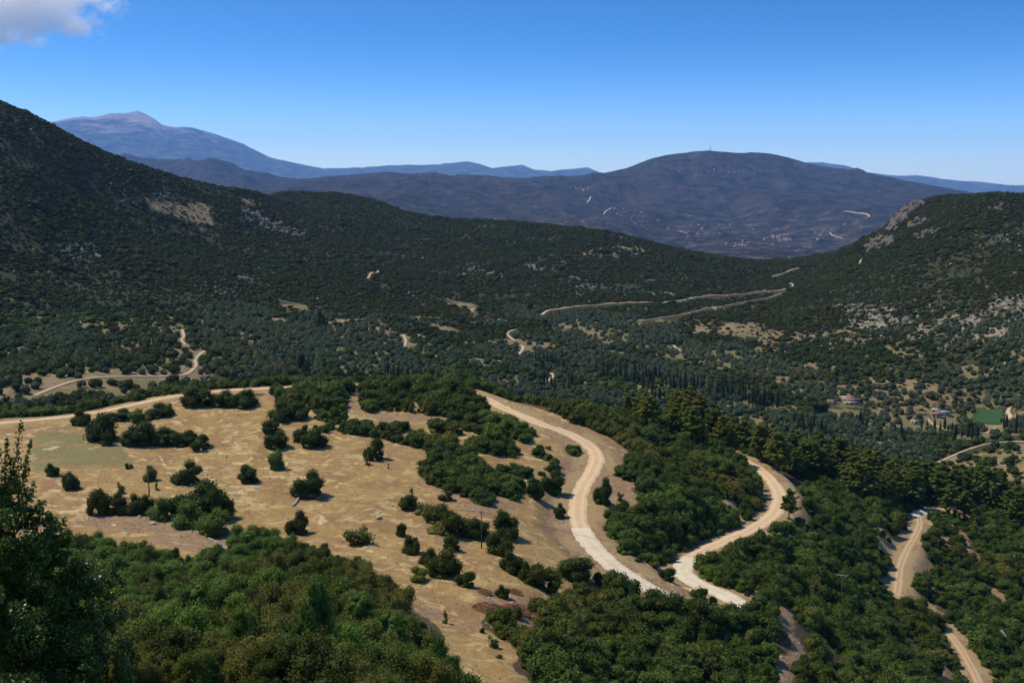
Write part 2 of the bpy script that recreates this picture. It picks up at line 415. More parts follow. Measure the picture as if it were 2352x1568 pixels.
def bump(nt, b, h, strength, dist):
    nd = N(nt, 'ShaderNodeBump'); nd.inputs['Strength'].default_value = strength; nd.inputs['Distance'].default_value = dist
    nt.links.new(h, nd.inputs['Height']); nt.links.new(nd.outputs[0], b.inputs['Normal'])

def mat_plain(name, col, rough=0.85, var=0.25, scale=3.0, spec=0.2):
    m, nt, b = new_mat(name)
    f = noise(nt, scale, 4, 0.6, pos(nt))
    c = mix(nt, f, tuple(x * (1 - var) for x in col), tuple(min(1, x * (1 + var)) for x in col))
    nt.links.new(c, b.inputs['Base Color']); b.inputs['Roughness'].default_value = rough; b.inputs['Specular IOR Level'].default_value = spec
    return m

def mat_leaf(name, c1, c2, rough=0.65, spec=0.12, trans=0.30):
    """Foliage: the tone differs from plant to plant and from spray to spray."""
    m, nt, b = new_mat(name)
    rnd = N(nt, 'ShaderNodeObjectInfo').outputs['Random']
    fine = noise(nt, 1.1, 3, 0.6, pos(nt))
    f = math_(nt, 'ADD', math_(nt, 'MULTIPLY', rnd, 0.65), math_(nt, 'MULTIPLY', ramp(nt, fine, 0.3, 0.7), 0.35))
    c = mix(nt, f, c1, c2)
    broad = noise(nt, 0.018, 3, 0.6, pos(nt))
    c = mix(nt, math_(nt, 'MULTIPLY', ramp(nt, broad, 0.46, 0.64), 0.6), c, tuple(0.55 * (a + b_) * q for a, b_, q in zip(c1, c2, (1.35, 0.92, 0.75))))
    nt.links.new(c, b.inputs['Base Color'])
    b.inputs['Roughness'].default_value = rough; b.inputs['Specular IOR Level'].default_value = spec
    tr = N(nt, 'ShaderNodeBsdfTranslucent'); nt.links.new(c, tr.inputs['Color'])
    mx = N(nt, 'ShaderNodeMixShader'); mx.inputs[0].default_value = trans
    out = [x for x in nt.nodes if x.type == 'OUTPUT_MATERIAL'][0]
    nt.links.new(b.outputs[0], mx.inputs[1]); nt.links.new(tr.outputs[0], mx.inputs[2]); nt.links.new(mx.outputs[0], out.inputs['Surface'])
    return m

def mat_ground():
    m, nt, b = new_mat('dry_ground')
    p = pos(nt)
    n1 = noise(nt, 0.09, 5, 0.6, p); n2 = noise(nt, 0.8, 5, 0.65, p); n3 = noise(nt, 4.0, 3, 0.6, p); n4 = noise(nt, 0.25, 4, 0.6, p, 0.8)
    straw = mix(nt, ramp(nt, n2, 0.3, 0.7), (0.215, 0.140, 0.052), (0.320, 0.212, 0.084))
    straw = mix(nt, ramp(nt, n1, 0.42, 0.62), straw, (0.225, 0.132, 0.056))
    straw = mix(nt, math_(nt, 'MULTIPLY', ramp(nt, n4, 0.50, 0.66), 0.85), straw, (0.40, 0.29, 0.135))
    straw = mix(nt, math_(nt, 'MULTIPLY', ramp(nt, n3, 0.56, 0.70), 0.6), straw, (0.13, 0.105, 0.045))
    green = mix(nt, n2, (0.125, 0.115, 0.045), (0.21, 0.175, 0.075))
    earth = mix(nt, ramp(nt, n2, 0.3, 0.7), (0.165, 0.100, 0.050), (0.28, 0.185, 0.105))
    vor = N(nt, 'ShaderNodeTexVoronoi'); vor.inputs['Scale'].default_value = 1.7; nt.links.new(p, vor.inputs['Vector'])
    st = math_(nt, 'MULTIPLY', ramp(nt, vor.outputs['Distance'], 0.22, 0.12), ramp(nt, noise(nt, 0.6, 3, 0.6, p), 0.50, 0.62))
    stony = mix(nt, st, earth, (0.55, 0.50, 0.43))
    litter = mix(nt, n2, (0.045, 0.033, 0.017), (0.10, 0.070, 0.038))
    edge = math_(nt, 'MULTIPLY', math_(nt, 'SUBTRACT', n2, 0.5), 0.5)
    def am(name, lo=0.35, hi=0.65): return ramp(nt, math_(nt, 'ADD', attr(nt, name), edge), lo, hi)
    c = mix(nt, am('straw'), litter, straw)
    c = mix(nt, am('green'), c, green)
    c = mix(nt, am('bare'), c, stony)
    c = mix(nt, math_(nt, 'MULTIPLY', am('pale', 0.3, 0.8), 0.8), c, (0.46, 0.35, 0.19))
    c = mix(nt, math_(nt, 'MULTIPLY', am('verge', 0.3, 0.8), 0.8), c, mix(nt, n3, (0.32, 0.225, 0.11), (0.21, 0.155, 0.07)))
    nt.links.new(c, b.inputs['Base Color']); b.inputs['Roughness'].default_value = 0.95; b.inputs['Specular IOR Level'].default_value = 0.1
    bump(nt, b, math_(nt, 'ADD', n2, math_(nt, 'MULTIPLY', n3, 0.5)), 0.9, 0.45)
    return m

def mat_valley():
    m, nt, b = new_mat('valley_soil')
    p = pos(nt)
    n1 = noise(nt, 0.012, 5, 0.6, p); n2 = noise(nt, 0.11, 5, 0.65, p); n3 = noise(nt, 0.45, 4, 0.65, p)
    low = mix(nt, ramp(nt, n3, 0.35, 0.65), (0.020, 0.023, 0.007), (0.050, 0.048, 0.017))
    tan = mix(nt, ramp(nt, n2, 0.35, 0.65), (0.13, 0.098, 0.046), (0.22, 0.160, 0.085))
    grs = mix(nt, n3, (0.09, 0.085, 0.033), (0.18, 0.145, 0.065))
    tan = mix(nt, ramp(nt, n1, 0.42, 0.54), tan, grs)
    rock = mix(nt, n3, (0.17, 0.145, 0.115), (0.33, 0.29, 0.235))
    edge = math_(nt, 'MULTIPLY', math_(nt, 'SUBTRACT', n2, 0.5), 1.3)
    o = ramp(nt, math_(nt, 'ADD', attr(nt, 'open'), edge), 0.40, 0.60)
    o = math_(nt, 'MAXIMUM', o, ramp(nt, math_(nt, 'ADD', n2, math_(nt, 'MULTIPLY', math_(nt, 'SUBTRACT', n3, 0.5), 0.6)), 0.66, 0.72))
    c = mix(nt, o, low, tan)
    vor = N(nt, 'ShaderNodeTexVoronoi'); vor.inputs['Scale'].default_value = 0.16; nt.links.new(p, vor.inputs['Vector'])
    rk = math_(nt, 'MULTIPLY', ramp(nt, math_(nt, 'ADD', attr(nt, 'rock'), edge), 0.42, 0.55), ramp(nt, n3, 0.47, 0.53))
    c = mix(nt, rk, c, rock)
    nt.links.new(c, b.inputs['Base Color']); b.inputs['Roughness'].default_value = 0.95; b.inputs['Specular IOR Level'].default_value = 0.1
    bump(nt, b, n3, 0.8, 1.5)
    return m

def mat_mountain():
    m, nt, b = new_mat('wooded_mountain')
    p = pos(nt)
    n1 = noise(nt, 0.0011, 6, 0.6, p, 0.4); n2 = noise(nt, 0.007, 6, 0.65, p); n3 = noise(nt, 0.03, 4, 0.65, p)
    c = mix(nt, ramp(nt, n2, 0.3, 0.7), (0.015, 0.018, 0.016), (0.062, 0.056, 0.052))
    c = mix(nt, math_(nt, 'MULTIPLY', ramp(nt, n1, 0.5, 0.7), 0.6), c, (0.080, 0.062, 0.058))
    z = N(nt, 'ShaderNodeSeparateXYZ'); nt.links.new(p, z.inputs[0])
    lowl = ramp(nt, z.outputs['Z'], 420, 180)
    f = math_(nt, 'ADD', math_(nt, 'MULTIPLY', n3, 0.55), math_(nt, 'MULTIPLY', n2, 0.45))
    thr = math_(nt, 'SUBTRACT', f, math_(nt, 'MULTIPLY', lowl, 0.075))
    c = mix(nt, math_(nt, 'MULTIPLY', ramp(nt, math_(nt, 'ADD', f, math_(nt, 'MULTIPLY', lowl, 0.08)), 0.60, 0.68), 0.45), c, (0.20, 0.16, 0.13))
    nt.links.new(c, b.inputs['Base Color']); b.inputs['Roughness'].default_value = 1.0; b.inputs['Specular IOR Level'].default_value = 0.0
    bump(nt, b, math_(nt, 'ADD', n2, math_(nt, 'MULTIPLY', n3, 0.35)), 1.0, 90)
    return m

def mat_far():
    m, nt, b = new_mat('hazed_limestone_mountain')
    p = pos(nt)
    n1 = noise(nt, 0.0006, 6, 0.6, p, 0.5); n2 = noise(nt, 0.003, 6, 0.7, p)
    z = N(nt, 'ShaderNodeSeparateXYZ'); nt.links.new(p, z.inputs[0])
    h = math_(nt, 'ADD', z.outputs['Z'], math_(nt, 'MULTIPLY', math_(nt, 'SUBTRACT', n1, 0.5), 1700))
    h = math_(nt, 'ADD', h, math_(nt, 'MULTIPLY', math_(nt, 'SUBTRACT', n2, 0.5), 1100))
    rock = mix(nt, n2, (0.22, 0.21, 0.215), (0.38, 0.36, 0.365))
    wood = mix(nt, ramp(nt, n2, 0.35, 0.65), (0.03, 0.060, 0.085), (0.12, 0.150, 0.17))  # woods tinted blue and lightened: distance haze painted into their colour
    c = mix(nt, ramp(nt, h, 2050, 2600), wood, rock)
    nt.links.new(c, b.inputs['Base Color']); b.inputs['Roughness'].default_value = 1.0; b.inputs['Specular IOR Level'].default_value = 0.0
    bump(nt, b, n2, 1.0, 220)
    return m

def mat_road(name, c1, c2, wheel, cracks=False):
    m, nt, b = new_mat(name)
    p = pos(nt)
    n1 = noise(nt, 0.35, 4, 0.6, p); n2 = noise(nt, 2.5, 5, 0.7, p)
    uv = N(nt, 'ShaderNodeAttribute'); uv.attribute_name = 'across'
    a = math_(nt, 'ABSOLUTE', math_(nt, 'SUBTRACT', math_(nt, 'ABSOLUTE', uv.outputs['Fac']), 0.42))
    w = ramp(nt, math_(nt, 'ADD', a, math_(nt, 'MULTIPLY', math_(nt, 'SUBTRACT', n1, 0.5), 0.25)), 0.24, 0.05)
    c = mix(nt, ramp(nt, n1, 0.3, 0.7), c1, c2)
    c = mix(nt, math_(nt, 'MULTIPLY', w, 0.5), c, wheel)
    c = mix(nt, math_(nt, 'MULTIPLY', ramp(nt, n2, 0.55, 0.75), 0.4), c, tuple(x * 0.7 for x in c1))
    e = ramp(nt, math_(nt, 'ADD', math_(nt, 'ABSOLUTE', uv.outputs['Fac']), math_(nt, 'MULTIPLY', math_(nt, 'SUBTRACT', n1, 0.5), 0.5)), 0.82, 1.0)
    if cracks:
        al = N(nt, 'ShaderNodeAttribute'); al.attribute_name = 'along'
        jn = math_(nt, 'ABSOLUTE', math_(nt, 'SUBTRACT', math_(nt, 'FRACT', math_(nt, 'MULTIPLY', al.outputs['Fac'], 0.2)), 0.5))
        c = mix(nt, math_(nt, 'MULTIPLY', ramp(nt, jn, 0.022, 0.012), 0.6), c, (0.20, 0.16, 0.11))
        c = mix(nt, math_(nt, 'MULTIPLY', ramp(nt, noise(nt, 0.9, 5, 0.7, p, 1.0), 0.52, 0.7), 0.55), c, (0.36, 0.28, 0.18))
        c = mix(nt, math_(nt, 'MULTIPLY', e, 0.75), c, (0.34, 0.25, 0.15))
    if not cracks: c = mix(nt, math_(nt, 'MULTIPLY', e, 0.7), c, (0.34, 0.23, 0.13))
    nt.links.new(c, b.inputs['Base Color']); b.inputs['Roughness'].default_value = 0.95; b.inputs['Specular IOR Level'].default_value = 0.1
    bump(nt, b, n2, 0.4, 0.06)
    return m

M = {}
M['ground'] = mat_ground(); M['valley'] = mat_valley(); M['mountain'] = mat_mountain(); M['far'] = mat_far()
M['dirt'] = mat_road('packed_dirt', (0.40, 0.275, 0.15), (0.46, 0.33, 0.19), (0.55, 0.41, 0.25))
M['concrete'] = mat_road('pale_concrete', (0.43, 0.355, 0.245), (0.52, 0.44, 0.315), (0.54, 0.46, 0.335), True)
M['track'] = mat_road('rutted_dirt', (0.27, 0.18, 0.095), (0.33, 0.225, 0.125), (0.46, 0.34, 0.21))
M['path'] = mat_plain('pale_track', (0.36, 0.275, 0.175), 0.95, 0.2, 0.2)
M['path_dull'] = mat_plain('dull_track', (0.20, 0.155, 0.10), 0.95, 0.3, 0.15)
M['maquis'] = mat_leaf('maquis_leaves', (0.026, 0.048, 0.005), (0.070, 0.105, 0.012))
M['oak'] = mat_leaf('oak_leaves', (0.027, 0.044, 0.005), (0.050, 0.074, 0.009))
M['light'] = mat_leaf('light_leaves', (0.068, 0.112, 0.014), (0.104, 0.148, 0.022), trans=0.35)
M['bright'] = mat_leaf('broad_leaves', (0.066, 0.130, 0.010), (0.115, 0.185, 0.016), 0.5, 0.2, 0.40)
M['brown'] = mat_leaf('grey_brown_leaves', (0.085, 0.108, 0.018), (0.130, 0.145, 0.030), trans=0.38)
M['juniper'] = mat_leaf('juniper_leaves', (0.045, 0.095, 0.012), (0.080, 0.135, 0.018), trans=0.35)
M['ash'] = mat_leaf('glossy_leaves', (0.038, 0.066, 0.003), (0.072, 0.108, 0.008), 0.42, 0.3, 0.28)
M['pine'] = mat_leaf('pine_needles', (0.064, 0.088, 0.009), (0.112, 0.135, 0.016), trans=0.35)
M['cypress'] = mat_leaf('cypress_leaves', (0.010, 0.018, 0.007), (0.020, 0.031, 0.010), trans=0.08)
M['olive'] = mat_leaf('olive_leaves', (0.056, 0.078, 0.034), (0.095, 0.122, 0.056))
M['scrub'] = mat_leaf('hill_scrub', (0.013, 0.020, 0.002), (0.046, 0.055, 0.006), spec=0.03, trans=0.12)
M['bark'] = mat_plain('bark', (0.10, 0.075, 0.055), 0.9, 0.4, 6)
M['dead'] = mat_plain('dead_twigs', (0.20, 0.10, 0.055), 0.9, 0.45, 2.5)
M['stone'] = mat_plain('limestone', (0.33, 0.295, 0.24), 0.9, 0.35, 2.0)
M['cliff'] = mat_plain('cliff_limestone', (0.105, 0.088, 0.068), 0.95, 0.6, 0.12)
M['wood'] = mat_plain('pole_wood', (0.085, 0.06, 0.045), 0.85, 0.3, 4)
M['ceramic'] = mat_plain('insulator_ceramic', (0.6, 0.58, 0.55), 0.3, 0.05, 4, 0.5)
M['metal'] = mat_plain('galvanised_metal', (0.35, 0.35, 0.36), 0.5, 0.1, 4, 0.5)
M['wall'] = mat_plain('whitewash', (0.40, 0.365, 0.30), 0.9, 0.15, 0.8)
M['tile'] = mat_plain('clay_tile', (0.26, 0.11, 0.06), 0.85, 0.3, 1.2)
M['tilegrey'] = mat_plain('grey_sheet', (0.34, 0.33, 0.31), 0.7, 0.2, 1.2)
M['glass'] = mat_plain('dark_glass', (0.03, 0.035, 0.04), 0.15, 0.1, 1, 0.5)
M['crop'] = mat_plain('green_crop', (0.020, 0.056, 0.013), 0.9, 0.35, 0.4)
M['blue'] = mat_plain('blue_paint', (0.05, 0.10, 0.25), 0.4, 0.05, 2, 0.5)
M['rubber'] = mat_plain('rubber', (0.02, 0.02, 0.02), 0.8, 0.1, 2)
M['gravel'] = mat_plain('pale_gravel', (0.46, 0.39, 0.29), 0.95, 0.25, 3)

# ------------------------------------------------------------------ mesh helpers
def mesh_from(name, verts, faces, mats, midx=None, smooth=False, attrs=None):
    """verts (n,3); faces: an (m,k) array or a list of such arrays."""
    if not isinstance(faces, (list, tuple)): faces = [faces]
    faces = [np.asarray(f, np.int32) for f in faces if len(f)]
    me = bpy.data.meshes.new(name)
    verts = np.asarray(verts, np.float32)
    nl = sum(f.size for f in faces); nf = sum(len(f) for f in faces)
    me.vertices.add(len(verts)); me.vertices.foreach_set('co', verts.ravel())
    me.loops.add(nl); me.loops.foreach_set('vertex_index', np.concatenate([f.ravel() for f in faces]))
    me.polygons.add(nf)
    tot = np.concatenate([np.full(len(f), f.shape[1], np.int32) for f in faces])
    st = np.concatenate([[0], np.cumsum(tot)[:-1]]).astype(np.int32)
    me.polygons.foreach_set('loop_start', st)
    if midx is not None: me.polygons.foreach_set('material_index', np.asarray(midx, np.int32))
    if smooth: me.polygons.foreach_set('use_smooth', np.ones(nf, bool))
    for k, a in (attrs or {}).items():
        at = me.attributes.new(k, 'FLOAT', 'POINT'); at.data.foreach_set('value', np.asarray(a, np.float32).ravel())
    me.update(calc_edges=True); me.validate()
    for m in mats: me.materials.append(M[m] if isinstance(m, str) else m)
    return me
def obj(name, me, parent=None, loc=None):
    o = bpy.data.objects.new(name, me); C.objects.link(o)
    if parent is not None: o.parent = parent
    if loc is not None: o.location = loc
    return o
def tag(o, label=None, cat=None, group=None, kind=None):
    if label: o['label'] = label
    if cat: o['category'] = cat
    if group: o['group'] = group
    if kind: o['kind'] = kind
    return o
def empty(name, loc, rz=0.0, sc=(1, 1, 1)):
    o = bpy.data.objects.new(name, None); C.objects.link(o); o.location = loc; o.rotation_euler = (0, 0, rz); o.scale = sc
    o.empty_display_size = 0.5
    return o

class MB:
    """Collects simple solids into one mesh."""
    def __init__(s): s.v = []; s.f = {3: [], 4: []}; s.m = {3: [], 4: []}; s.n = 0
    def add(s, verts, faces, mi=0):
        verts = np.asarray(verts, float).reshape(-1, 3)
        for f in faces:
            s.f[len(f)].append([i + s.n for i in f]); s.m[len(f)].append(mi)
        s.v.append(verts); s.n += len(verts); return s
    def box(s, lo, hi, mi=0):
        (a, b, c), (d, e, f) = lo, hi
        return s.add([(a,b,c),(d,b,c),(d,e,c),(a,e,c),(a,b,f),(d,b,f),(d,e,f),(a,e,f)], [(0,3,2,1),(4,5,6,7),(0,1,5,4),(1,2,6,5),(2,3,7,6),(3,0,4,7)], mi)
    def tube(s, pts, rad, k=6, mi=0):
        pts = np.asarray(pts, float); rad = np.broadcast_to(rad, len(pts)); V = []
        for i, p in enumerate(pts):
            d = pts[min(i + 1, len(pts) - 1)] - pts[max(i - 1, 0)]; d = d / (np.linalg.norm(d) + 1e-9)
            a = np.cross(d, (0.13, 0.21, 1.0) if abs(d[2]) < 0.9 else (1, 0.1, 0)); a /= np.linalg.norm(a); b = np.cross(d, a)
            for j in range(k):
                t = 2 * math.pi * j / k; V.append(p + rad[i] * (a * math.cos(t) + b * math.sin(t)))
        F = [(i * k + j, i * k + (j + 1) % k, (i + 1) * k + (j + 1) % k, (i + 1) * k + j) for i in range(len(pts) - 1) for j in range(k)]
        V.append(pts[0]); V.append(pts[-1]); a, b = len(V) - 2, len(V) - 1; L = (len(pts) - 1) * k
        F += [(a, (j + 1) % k, j) for j in range(k)] + [(b, L + j, L + (j + 1) % k) for j in range(k)]
        return s.add(V, F, mi)
    def mesh(s, name, mats, smooth=False):
        v = np.vstack(s.v); fs = []; mi = []
        for k in (3, 4):
            if s.f[k]: fs.append(np.array(s.f[k])); mi += s.m[k]
        return mesh_from(name, v, fs, mats, mi, smooth)

def quads(nr, nc, off=0):
    i = np.arange(nr - 1)[:, None] * nc + np.arange(nc - 1)[None, :]
    return np.stack([i, i + 1, i + nc + 1, i + nc], -1).reshape(-1, 4) + off

# ------------------------------------------------------------------ what grows and lies where (outlines as they show in the photograph)
CLEAR = [(-400,985),(0,972),(180,962),(300,935),(420,915),(620,905),(780,895),(840,890),(1075,905),(1170,945),(1300,1000),(1345,1030),(1330,1090),(1300,1140),(1305,1200),(1340,1265),(1420,1330),(1480,1362),(1380,1390),(1280,1380),(1150,1390),(1130,1440),(1180,1500),(1250,1590),(1120,1590),(1000,1480),(1000,1420),(930,1400),(860,1350),(700,1330),(620,1320),(520,1330),(420,1310),(140,1260),(100,1230),(-400,1240)]
GREENISH = [(60,985),(190,972),(260,985),(300,1040),(330,1070),(250,1080),(150,1075),(80,1090),(60,1040)]
BARE = [
 [(800,880),(835,892),(832,950),(812,956),(795,930)],[(830,945),(960,955),(1095,955),(1090,975),(1000,975),(900,965),(850,968)],
 [(150,1182),(420,1180),(540,1200),(560,1240),(520,1280),(430,1262),(300,1225),(140,1205)],
 [(470,1210),(640,1215),(620,1250),(540,1265)],
 [(1400,1105),(1480,1105),(1465,1140),(1440,1170),(1400,1160)],
 [(1772,1380),(1822,1392),(1834,1440),(1842,1490),(1824,1530),(1816,1600),(1764,1600),(1774,1500),(1784,1440)],
 [(2048,1240),(2075,1220),(2120,1240),(2140,1300),(2130,1330),(2095,1330),(2090,1390),(2040,1390),(2040,1300)],
 [(1000,1110),(1170,1130),(1200,1170),(1100,1175),(1000,1150)],[(960,1095),(1010,1070),(1010,1040),(1090,1020),(1130,1040),(1060,1060),(980,1120)],
 [(1830,1170),(1855,1175),(1850,1225),(1835,1200)],[(2240,1330),(2300,1350),(2320,1390),(2300,1390),(2250,1350)],
 [(2140,1500),(2180,1540),(2200,1580),(2150,1580)],[(2260,1310),(2180,1220),(2200,1215),(2240,1250)],
 [(960,1200),(1080,1230),(1080,1260),(940,1225)],[(1120,1340),(1300,1390),(1320,1430),(1200,1440),(1120,1370)],
 [(920,1350),(1000,1400),(1120,1440),(1180,1500),(1120,1480),(1000,1440),(930,1390)],
]
PALE = [[(280,1030),(300,1045),(330,1055),(350,1075),(385,1085)],[(365,1040),(372,1060),(385,1075)],[(590,1030),(575,1055),(565,1060)],
        [(450,1050),(455,1065),(445,1080)],[(850,1040),(820,1060),(800,1090),(770,1120)],[(740,1190),(800,1240),(860,1270),(900,1290)],
        [(1090,1290),(1110,1310),(1140,1315)],[(1230,1210),(1290,1240),(1280,1270)],[(900,1140),(860,1180),(820,1190)],[(770,1150),(740,1180),(735,1210)],[(1150,1260),(1180,1270),(1230,1290)],[(660,1060),(650,1090),(655,1110)],[(520,1140),(545,1150),(600,1160)]]
THICK = [
 [(610,885),(700,868),(800,868),(795,945),(720,948),(640,925)],
 [(830,880),(945,885),(952,945),(830,945)],[(955,888),(1060,905),(1110,935),(1130,955),(1090,962),(962,952)],
 [(715,950),(800,955),(860,985),(1000,970),(1100,968),(1200,962),(1318,1006),(1325,1040),(1295,1085),(1210,1098),(1190,1150),(1120,1165),(975,1105),(975,1075),(1000,1040),(870,1005),(720,990)],
 [(1130,895),(1200,912),(1300,960),(1410,1005),(1450,1050),(1400,1090),(1440,1105),(1490,1115),(1460,1170),(1398,1180),(1405,1235),(1455,1290),(1530,1300),(1600,1255),(1700,1205),(1752,1155),(1738,1110),(1690,1055),(1600,1000),(1500,945),(1400,925),(1250,880)],
 [(1610,1320),(1640,1295),(1720,1255),(1800,1212),(1860,1190),(1840,1130),(1900,1120),(2000,1160),(2120,1180),(2230,1180),(2420,1200),(2420,1620),(1700,1620),(1690,1400)],
 [(1120,1410),(1200,1400),(1300,1380),(1400,1345),(1510,1372),(1600,1375),(1690,1395),(1790,1410),(1790,1620),(1240,1620),(1215,1500),(1140,1460)],
 [(-300,935),(0,928),(300,908),(400,895),(620,880),(640,888),(420,902),(330,916),(180,946),(0,962),(-300,985)],
]
HOLES = BARE[4:7] + [BARE[9], BARE[10], BARE[11], BARE[12]] + [[(1700,1400),(1690,1380),(1760,1385),(1790,1400)]]
FORE = [(-200,1150),(60,1180),(150,1205),(300,1232),(430,1268),(530,1250),(560,1190),(600,1195),(650,1225),(760,1250),(870,1300),(930,1345),(940,1390),(985,1420),(1000,1445),(985,1500),(1060,1530),(1135,1600),(1135,1700),(-200,1700)]
OPEN = [
 [(-100,850),(120,825),(300,800),(470,790),(490,870),(330,905),(60,920),(-100,910)],
 [(200,740),(420,722),(430,790),(300,800),(210,785)],[(640,700),(712,700),(702,726),(650,724)],
 [(740,755),(870,725),(930,790),(930,855),(780,850),(760,800)],[(1250,740),(1420,740),(1500,790),(1700,800),(1900,860),(1800,885),(1650,850),(1450,800),(1280,770)],
 [(1800,885),(2400,895),(2400,1005),(2100,1010),(1900,965)],[(1325,572),(1480,565),(1470,590),(1330,588)],[(330,455),(480,470),(500,525),(440,512),(340,475)],
 [(2150,1045),(2400,1010),(2400,1110),(2190,1090)],[(1050,865),(1200,862),(1200,900),(1060,890)],[(550,455),(600,462),(600,480),(560,475)],[(810,620),(870,620),(850,640),(810,640)],
 [(1020,684),(1100,700),(1090,716),(1030,700)],[(1500,885),(1600,890),(1580,920),(1500,915)],
]
OLIVE = OPEN[3:6] + [[(1160,700),(1350,715),(1560,740),(1560,775),(1300,745),(1160,730)],[(1100,860),(1600,930),(1900,960),(2150,1000),(2150,1070),(2000,1060),(1500,940),(1100,900)],[(60,770),(180,740),(200,790),(60,800)],[(480,700),(620,700),(640,760),(480,740)],[(580,740),(720,740),(740,860),(560,860)],[(2150,905),(2352,900),(2352,935),(2150,930)]]
ROCKY = [[(2080,690),(2400,660),(2400,860),(2150,810)],[(470,610),(640,600),(680,700),(500,690)],[(1300,630),(1620,640),(1620,680),(1300,690)],[(60,480),(200,520),(260,620),(140,600)],[(1900,700),(2080,690),(2150,800),(1950,760)],[(1050,600),(1250,610),(1250,660),(1050,650)],[(2040,470),(2120,520),(1990,590),(1930,590)]]
GU, GV, _ = project(GX, GY, GZ)
near_rows = slice(0, I_NEAR + 1)
_wx, _wy = GX[near_rows], GY[near_rows]
WU = GU[near_rows] + 46 * fbm(_wx / 9, _wy / 9, 4, 55) * np.clip(300 / GR[near_rows], 0, 2); WV = GV[near_rows] + 22 * fbm(_wx / 9 + 50, _wy / 9, 4, 56) * np.clip(300 / GR[near_rows], 0, 2)
def near_mask(polys): return in_any(WU, WV, polys).astype(float)
def blur(a, k):
    for _ in range(k):
        a = (a + np.roll(a, 1, 0) + np.roll(a, -1, 0)) / 3; a = (a + np.roll(a, 1, 1) + np.roll(a, -1, 1)) / 3
    return a
nx, ny, nr = GX[near_rows], GY[near_rows], GR[near_rows]
A_straw = blur(near_mask([CLEAR]) * (nr > 120), 2)
A_straw = np.maximum(A_straw, blur(near_mask([[(1690,1380),(1760,1385),(1790,1400),(1700,1410)]]), 1))
A_green = blur(near_mask([GREENISH]), 14) * (0.72 + 0.5 * fbm(nx / 7, ny / 7, 3, 57))
A_bare = blur(near_mask(BARE), 4) * (0.8 + 0.5 * fbm(nx / 5, ny / 5, 3, 58))
rd, rw = ROAD_D[near_rows], ROAD_W[near_rows]
over = rd - rw / 2
A_verge = np.where(over < 60, (1 - sstep(3.0, 7.0, over)), 0) * 0.9
A_bare = np.maximum(A_bare, np.where(over < 60, (1 - sstep(3.0, np.where(rw < 3.5, 5.0, 12.0), over)), 0) * np.where(GU[near_rows] > 1250, 0.8, 0.35))
A_straw = np.maximum(A_straw, np.where(over < 60, 1 - sstep(7.0, 13.0, over), 0))
A_verge *= sstep(-0.35, 0.1, fbm(nx / 7, ny / 7, 3, 44))
A_pale = np.zeros(nx.shape)
for line in PALE:
    q = spline([ground_at(*p, rmin=150) for p in line], 0.6)
    for p in q:
        i0, i1 = np.searchsorted(RR, (math.hypot(p[0], p[1]) - 3, math.hypot(p[0], p[1]) + 3)); t0 = math.atan2(p[0], p[1]); j0, j1 = np.searchsorted(TH, (t0 - 0.012, t0 + 0.012))
        i1 = min(i1, I_NEAR)
        d = np.hypot(nx[i0:i1, j0:j1] - p[0], ny[i0:i1, j0:j1] - p[1])
        A_pale[i0:i1, j0:j1] = np.maximum(A_pale[i0:i1, j0:j1], 0.85 * (1 - sstep(0.1, 1.3, d)))

A_pale *= sstep(-0.25, 0.35, fbm(nx / 2.2, ny / 2.2, 3, 59)) 
A_pale = np.maximum(A_pale, A_straw * 0.75 * sstep(0.22, 0.5, fbm(nx / 4 + ny / 9, ny / 3, 4, 60)) * sstep(0.05, 0.3, fbm(nx / 40, ny / 40, 2, 63)))
def sheet(name, i0, i1, mat, attrs=None):
    v = np.stack([GX[i0:i1], GY[i0:i1], GZ[i0:i1]], -1).reshape(-1, 3)
    f = quads(i1 - i0, len(TH))[:, ::-1]
    return tag(obj(name, mesh_from(name, v, f, [mat], smooth=True, attrs=attrs)), kind='structure')
sheet('ground', 0, I_NEAR + 1, 'ground', dict(straw=A_straw, green=A_green, bare=A_bare, pale=A_pale, verge=A_verge))
vu, vv = GU[I_NEAR:I_VAL + 1], GV[I_NEAR:I_VAL + 1]
A_open = blur(in_any(vu, vv, OPEN).astype(float), 2); A_rock = blur(in_any(vu, vv, ROCKY).astype(float), 3) * 0.7 + 0.12
_vx, _vy = GX[I_NEAR:I_VAL + 1], GY[I_NEAR:I_VAL + 1]
A_open = blur(A_open, 5) * (0.75 + 0.9 * fbm(_vx / 60, _vy / 60, 4, 51))
A_open = np.clip(np.maximum(A_open, (1 - sstep(1100, 1500, GR[I_NEAR:I_VAL + 1])) * sstep(0.0, 0.34, fbm(_vx / 38, _vy / 38, 4, 52)) * sstep(670, 760, vv)), 0, 1)
A_rock = np.clip(blur(in_any(vu, vv, ROCKY).astype(float), 14) * (0.45 + 0.8 * fbm(_vx / 50, _vy / 50, 4, 53)) + 0.22 * fbm(_vx / 120, _vy / 120, 4, 54), 0, 1)
sheet('valley', I_NEAR, I_VAL + 1, 'valley', dict(open=A_open, rock=A_rock))
sheet('mountain', I_VAL, I_MTN + 1, 'mountain')
sheet('mountain_range', I_MTN, len(RR), 'far')

